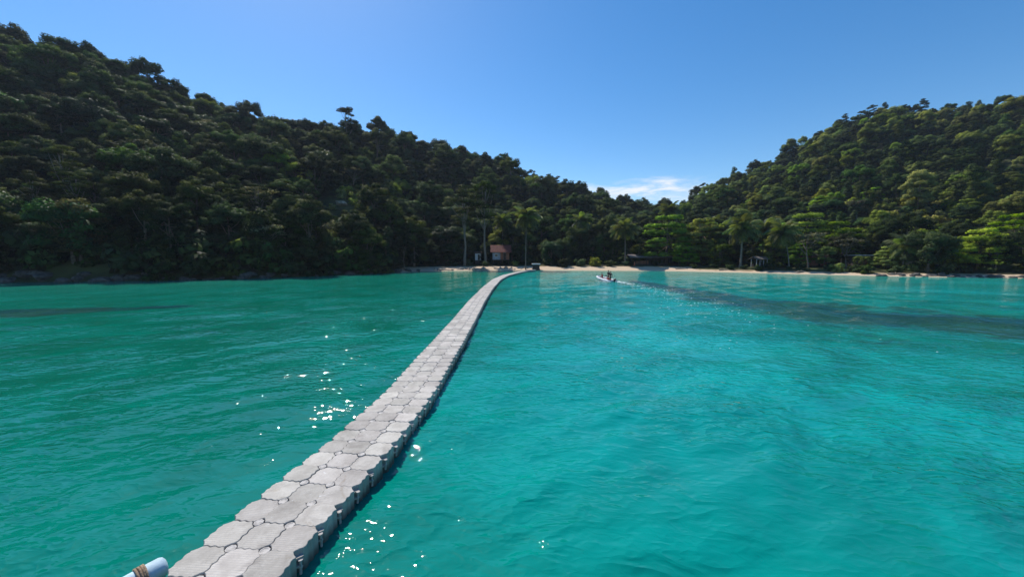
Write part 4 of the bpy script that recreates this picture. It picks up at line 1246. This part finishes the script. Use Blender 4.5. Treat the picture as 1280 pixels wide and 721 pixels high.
# ------------------------------------------------------------------ boat
def boat():
    BX, BY = 16.4, 64.5
    rz = R(150) - R(90)        # heading towards the beach
    M['tube_grey'] = simple_mat('pale_grey_hypalon', (0.66, 0.66, 0.68), .55, .1, 4.0, .1)
    M['hull'] = simple_mat('white_gelcoat', (0.75, 0.75, 0.74), .35, .08, 3.0, .05, .5)
    M['engine'] = simple_mat('black_engine_cowl', (0.02, 0.021, 0.024), .4, .2, 4.0, .05, .5)
    root = empty('motorboat', (BX, BY, 0.0), R(32)); root.rotation_euler = (R(5.5), 0, R(30)); root.scale = (.80,) * 3
    tag(root, 'small white inflatable motorboat with dark outboard heading for the beach', 'boat')
    # local +Y is the bow
    L = 5.2
    side = [(-.88, -2.4, .34), (-.92, -1.2, .34), (-.92, 0, .36), (-.84, 1.1, .42), (-.58, 2.0, .52), (-.22, 2.55, .62), (0, 2.68, .65)]
    tube = MB()
    full = side + [(-x, y, z) for x, y, z in reversed(side[:-1])]
    tube.tube(full, [.16, .25, .25, .25, .24, .23, .22, .23, .24, .25, .25, .25, .16], 14)
    tube.build('inflatable_tube', M['tube_grey'], root, True)
    hm = MB(); secs = []
    for y, w, k, dk in ((-2.3, .78, -.28, .20), (-1, .82, -.30, .20), (.5, .80, -.26, .22), (1.6, .62, -.10, .30), (2.35, .22, .22, .42)):
        secs += [(-w, y, dk), (-w * .8, y, k * .35), (0, y, k), (w * .8, y, k * .35), (w, y, dk)]
    fs = [(i * 5 + j, i * 5 + j + 1, i * 5 + j + 6, i * 5 + j + 5) for i in range(4) for j in range(4)]
    fs += [(0, 5, 6, 1)][:0] + [(4, 3, 2, 1, 0), (20, 21, 22, 23, 24)] + [(i * 5 + 4, i * 5, i * 5 + 5, i * 5 + 9) for i in range(4)]
    hm.add(secs, fs); hm.build('hull', M['hull'], root)
    bpart('transom', 'hull', root, ((0, -2.28, .36), (1.4, .10, .46)))
    c = bpart('console', 'hull', root, ((.15, .0, .58), (.62, .5, .75)), bev=.06); bpart('windscreen', 'window_glass', c, ((.15, .18, 1.06), (.56, .03, .24)))
    wh = MB(); wh.tube([(.15 + .16 * math.cos(k * .5236), -.30, .88 + .16 * math.sin(k * .5236)) for k in range(13)], .015, 5); wh.build('steering_wheel', M['engine'], c)
    bpart('seat', 'red_cloth', root, ((0, -.85, .50), (.9, .42, .56)), bev=.05)
    bpart('bow_cushion', 'red_cloth', root, ((0, 1.25, .46), (.8, .7, .20)), bev=.05)
    en = MB(); en.box((0, -2.62, .72), (.38, .52, .50), 0, .08); o = en.build('outboard_motor', M['engine'], root)
    bpart('drive_leg', 'engine', o, ((0, -2.56, .16), (.14, .24, .75)))
    bpart('tiller_bracket', 'engine', o, ((0, -2.36, .50), (.24, .14, .22)))
    rope = MB(); rope.tube([(-.98, -1.8, .56), (-1.02, -.9, .50), (-1.0, 0, .58), (-.92, .9, .56), (-.66, 1.8, .70)], .014, 5); rope.build('grab_rope', M['engine'], root)
    mat4 = Matrix.Translation((BX, BY, 0)) @ root.rotation_euler.to_matrix().to_4x4() @ Matrix.Scale(.80, 4)
    def on(p): return mat4 @ Vector(p)
    person(on((.15, -.62, .20)), R(30), 'stand', 'dark_cloth', 'dark_cloth', 'person in dark clothes standing at the console of the motorboat')
    person(on((-.35, -1.75, .12)), R(30), 'stand', 'dark_cloth', 'dark_cloth', 'person in dark clothes standing beside the outboard of the motorboat', 1.02)
    person(on((-.1, 1.0, .10)), R(50), 'sit', 'red_cloth', 'dark_cloth', 'person in red sitting on the bow cushion of the motorboat', .95)
boat()

# foam left on the water by the boat
def wake():
    g = np.random.default_rng(77)
    m_, nt, out = material('white_foam'); N = NT(nt)
    p = N.n('ShaderNodeBsdfPrincipled', {'Base Color': c4(.66, .78, .78), 'Roughness': .8, 'Specular IOR Level': .2})
    N.l(p.outputs[0], out.inputs[0])
    pts = np.array([(17.9, 63.0), (18.9, 56.0), (18.9, 47.0), (17.2, 38.0), (15.0, 28.0), (13.4, 21.0), (12.8, 17.0)])
    L = np.concatenate([[0], np.cumsum(np.hypot(*np.diff(pts, axis=0).T))])
    V = []; Q = []
    def flake(x, y, s):
        n = 6; b = len(V); z = wave_z(x, y) + .02
        a0 = g.uniform(0, 6.28); st = g.uniform(1.2, 2.6); th = g.uniform(-.5, .5)
        for k in range(n):
            a_ = k / n * 6.2832; r_ = s * g.uniform(.6, 1.2)
            px, py = r_ * math.cos(a_) * st, r_ * math.sin(a_)
            V.append((x + px * math.cos(th) - py * math.sin(th), y + px * math.sin(th) + py * math.cos(th), z + g.uniform(0, .012)))
        for k in range(1, n - 1): Q.append((b, b + k, b + k + 1))
    for _ in range(1500):
        t = g.random() ** 1.5; l = t * L[-1]
        x = np.interp(l, L, pts[:, 0]); y = np.interp(l, L, pts[:, 1])
        den = .55 + .45 * math.sin(l * .55 + 1.1) * math.sin(l * .21)
        if g.random() > den * (1.0 - .75 * t): continue
        w = .25 + 3.0 * t
        flake(x + g.normal(0, w), y + g.normal(0, .8), g.uniform(.02, .075) * (1.5 - t) * (1.4 if l < 8 else 1))
    for _ in range(260):   # bow wash along the hull
        s = g.random(); sd = g.choice((-1, 1))
        lx, ly = sd * (0.95 + g.exponential(.18)), 1.4 - 3.6 * s
        a_ = R(30); x = 16.4 + lx * math.cos(a_) - ly * math.sin(a_); y = 64.5 + lx * math.sin(a_) + ly * math.cos(a_)
        flake(x, y, g.uniform(.05, .13))
    me = fast_mesh('wake_foam', V, Q, m_)
    o = link('wake_foam', me); tag(o, 'broken white foam trailing behind the motorboat', kind='stuff')
wake()

# ------------------------------------------------------------------ sea air between the camera and the hills
def haze():
    m_, nt, out = material('sea_haze'); N = NT(nt)
    v = N.n('ShaderNodeVolumePrincipled', {'Color': c4(.70, .83, 1.0), 'Density': 0.00014, 'Anisotropy': 0.2})
    N.l(v.outputs[0], out.inputs['Volume'])
    mb = MB(); mb.box((0, 0, 66.0), (5400, 5400, 142.0))
    o = mb.build('haze', m_); tag(o, 'thin pale sea haze over the cove', kind='stuff')
haze()
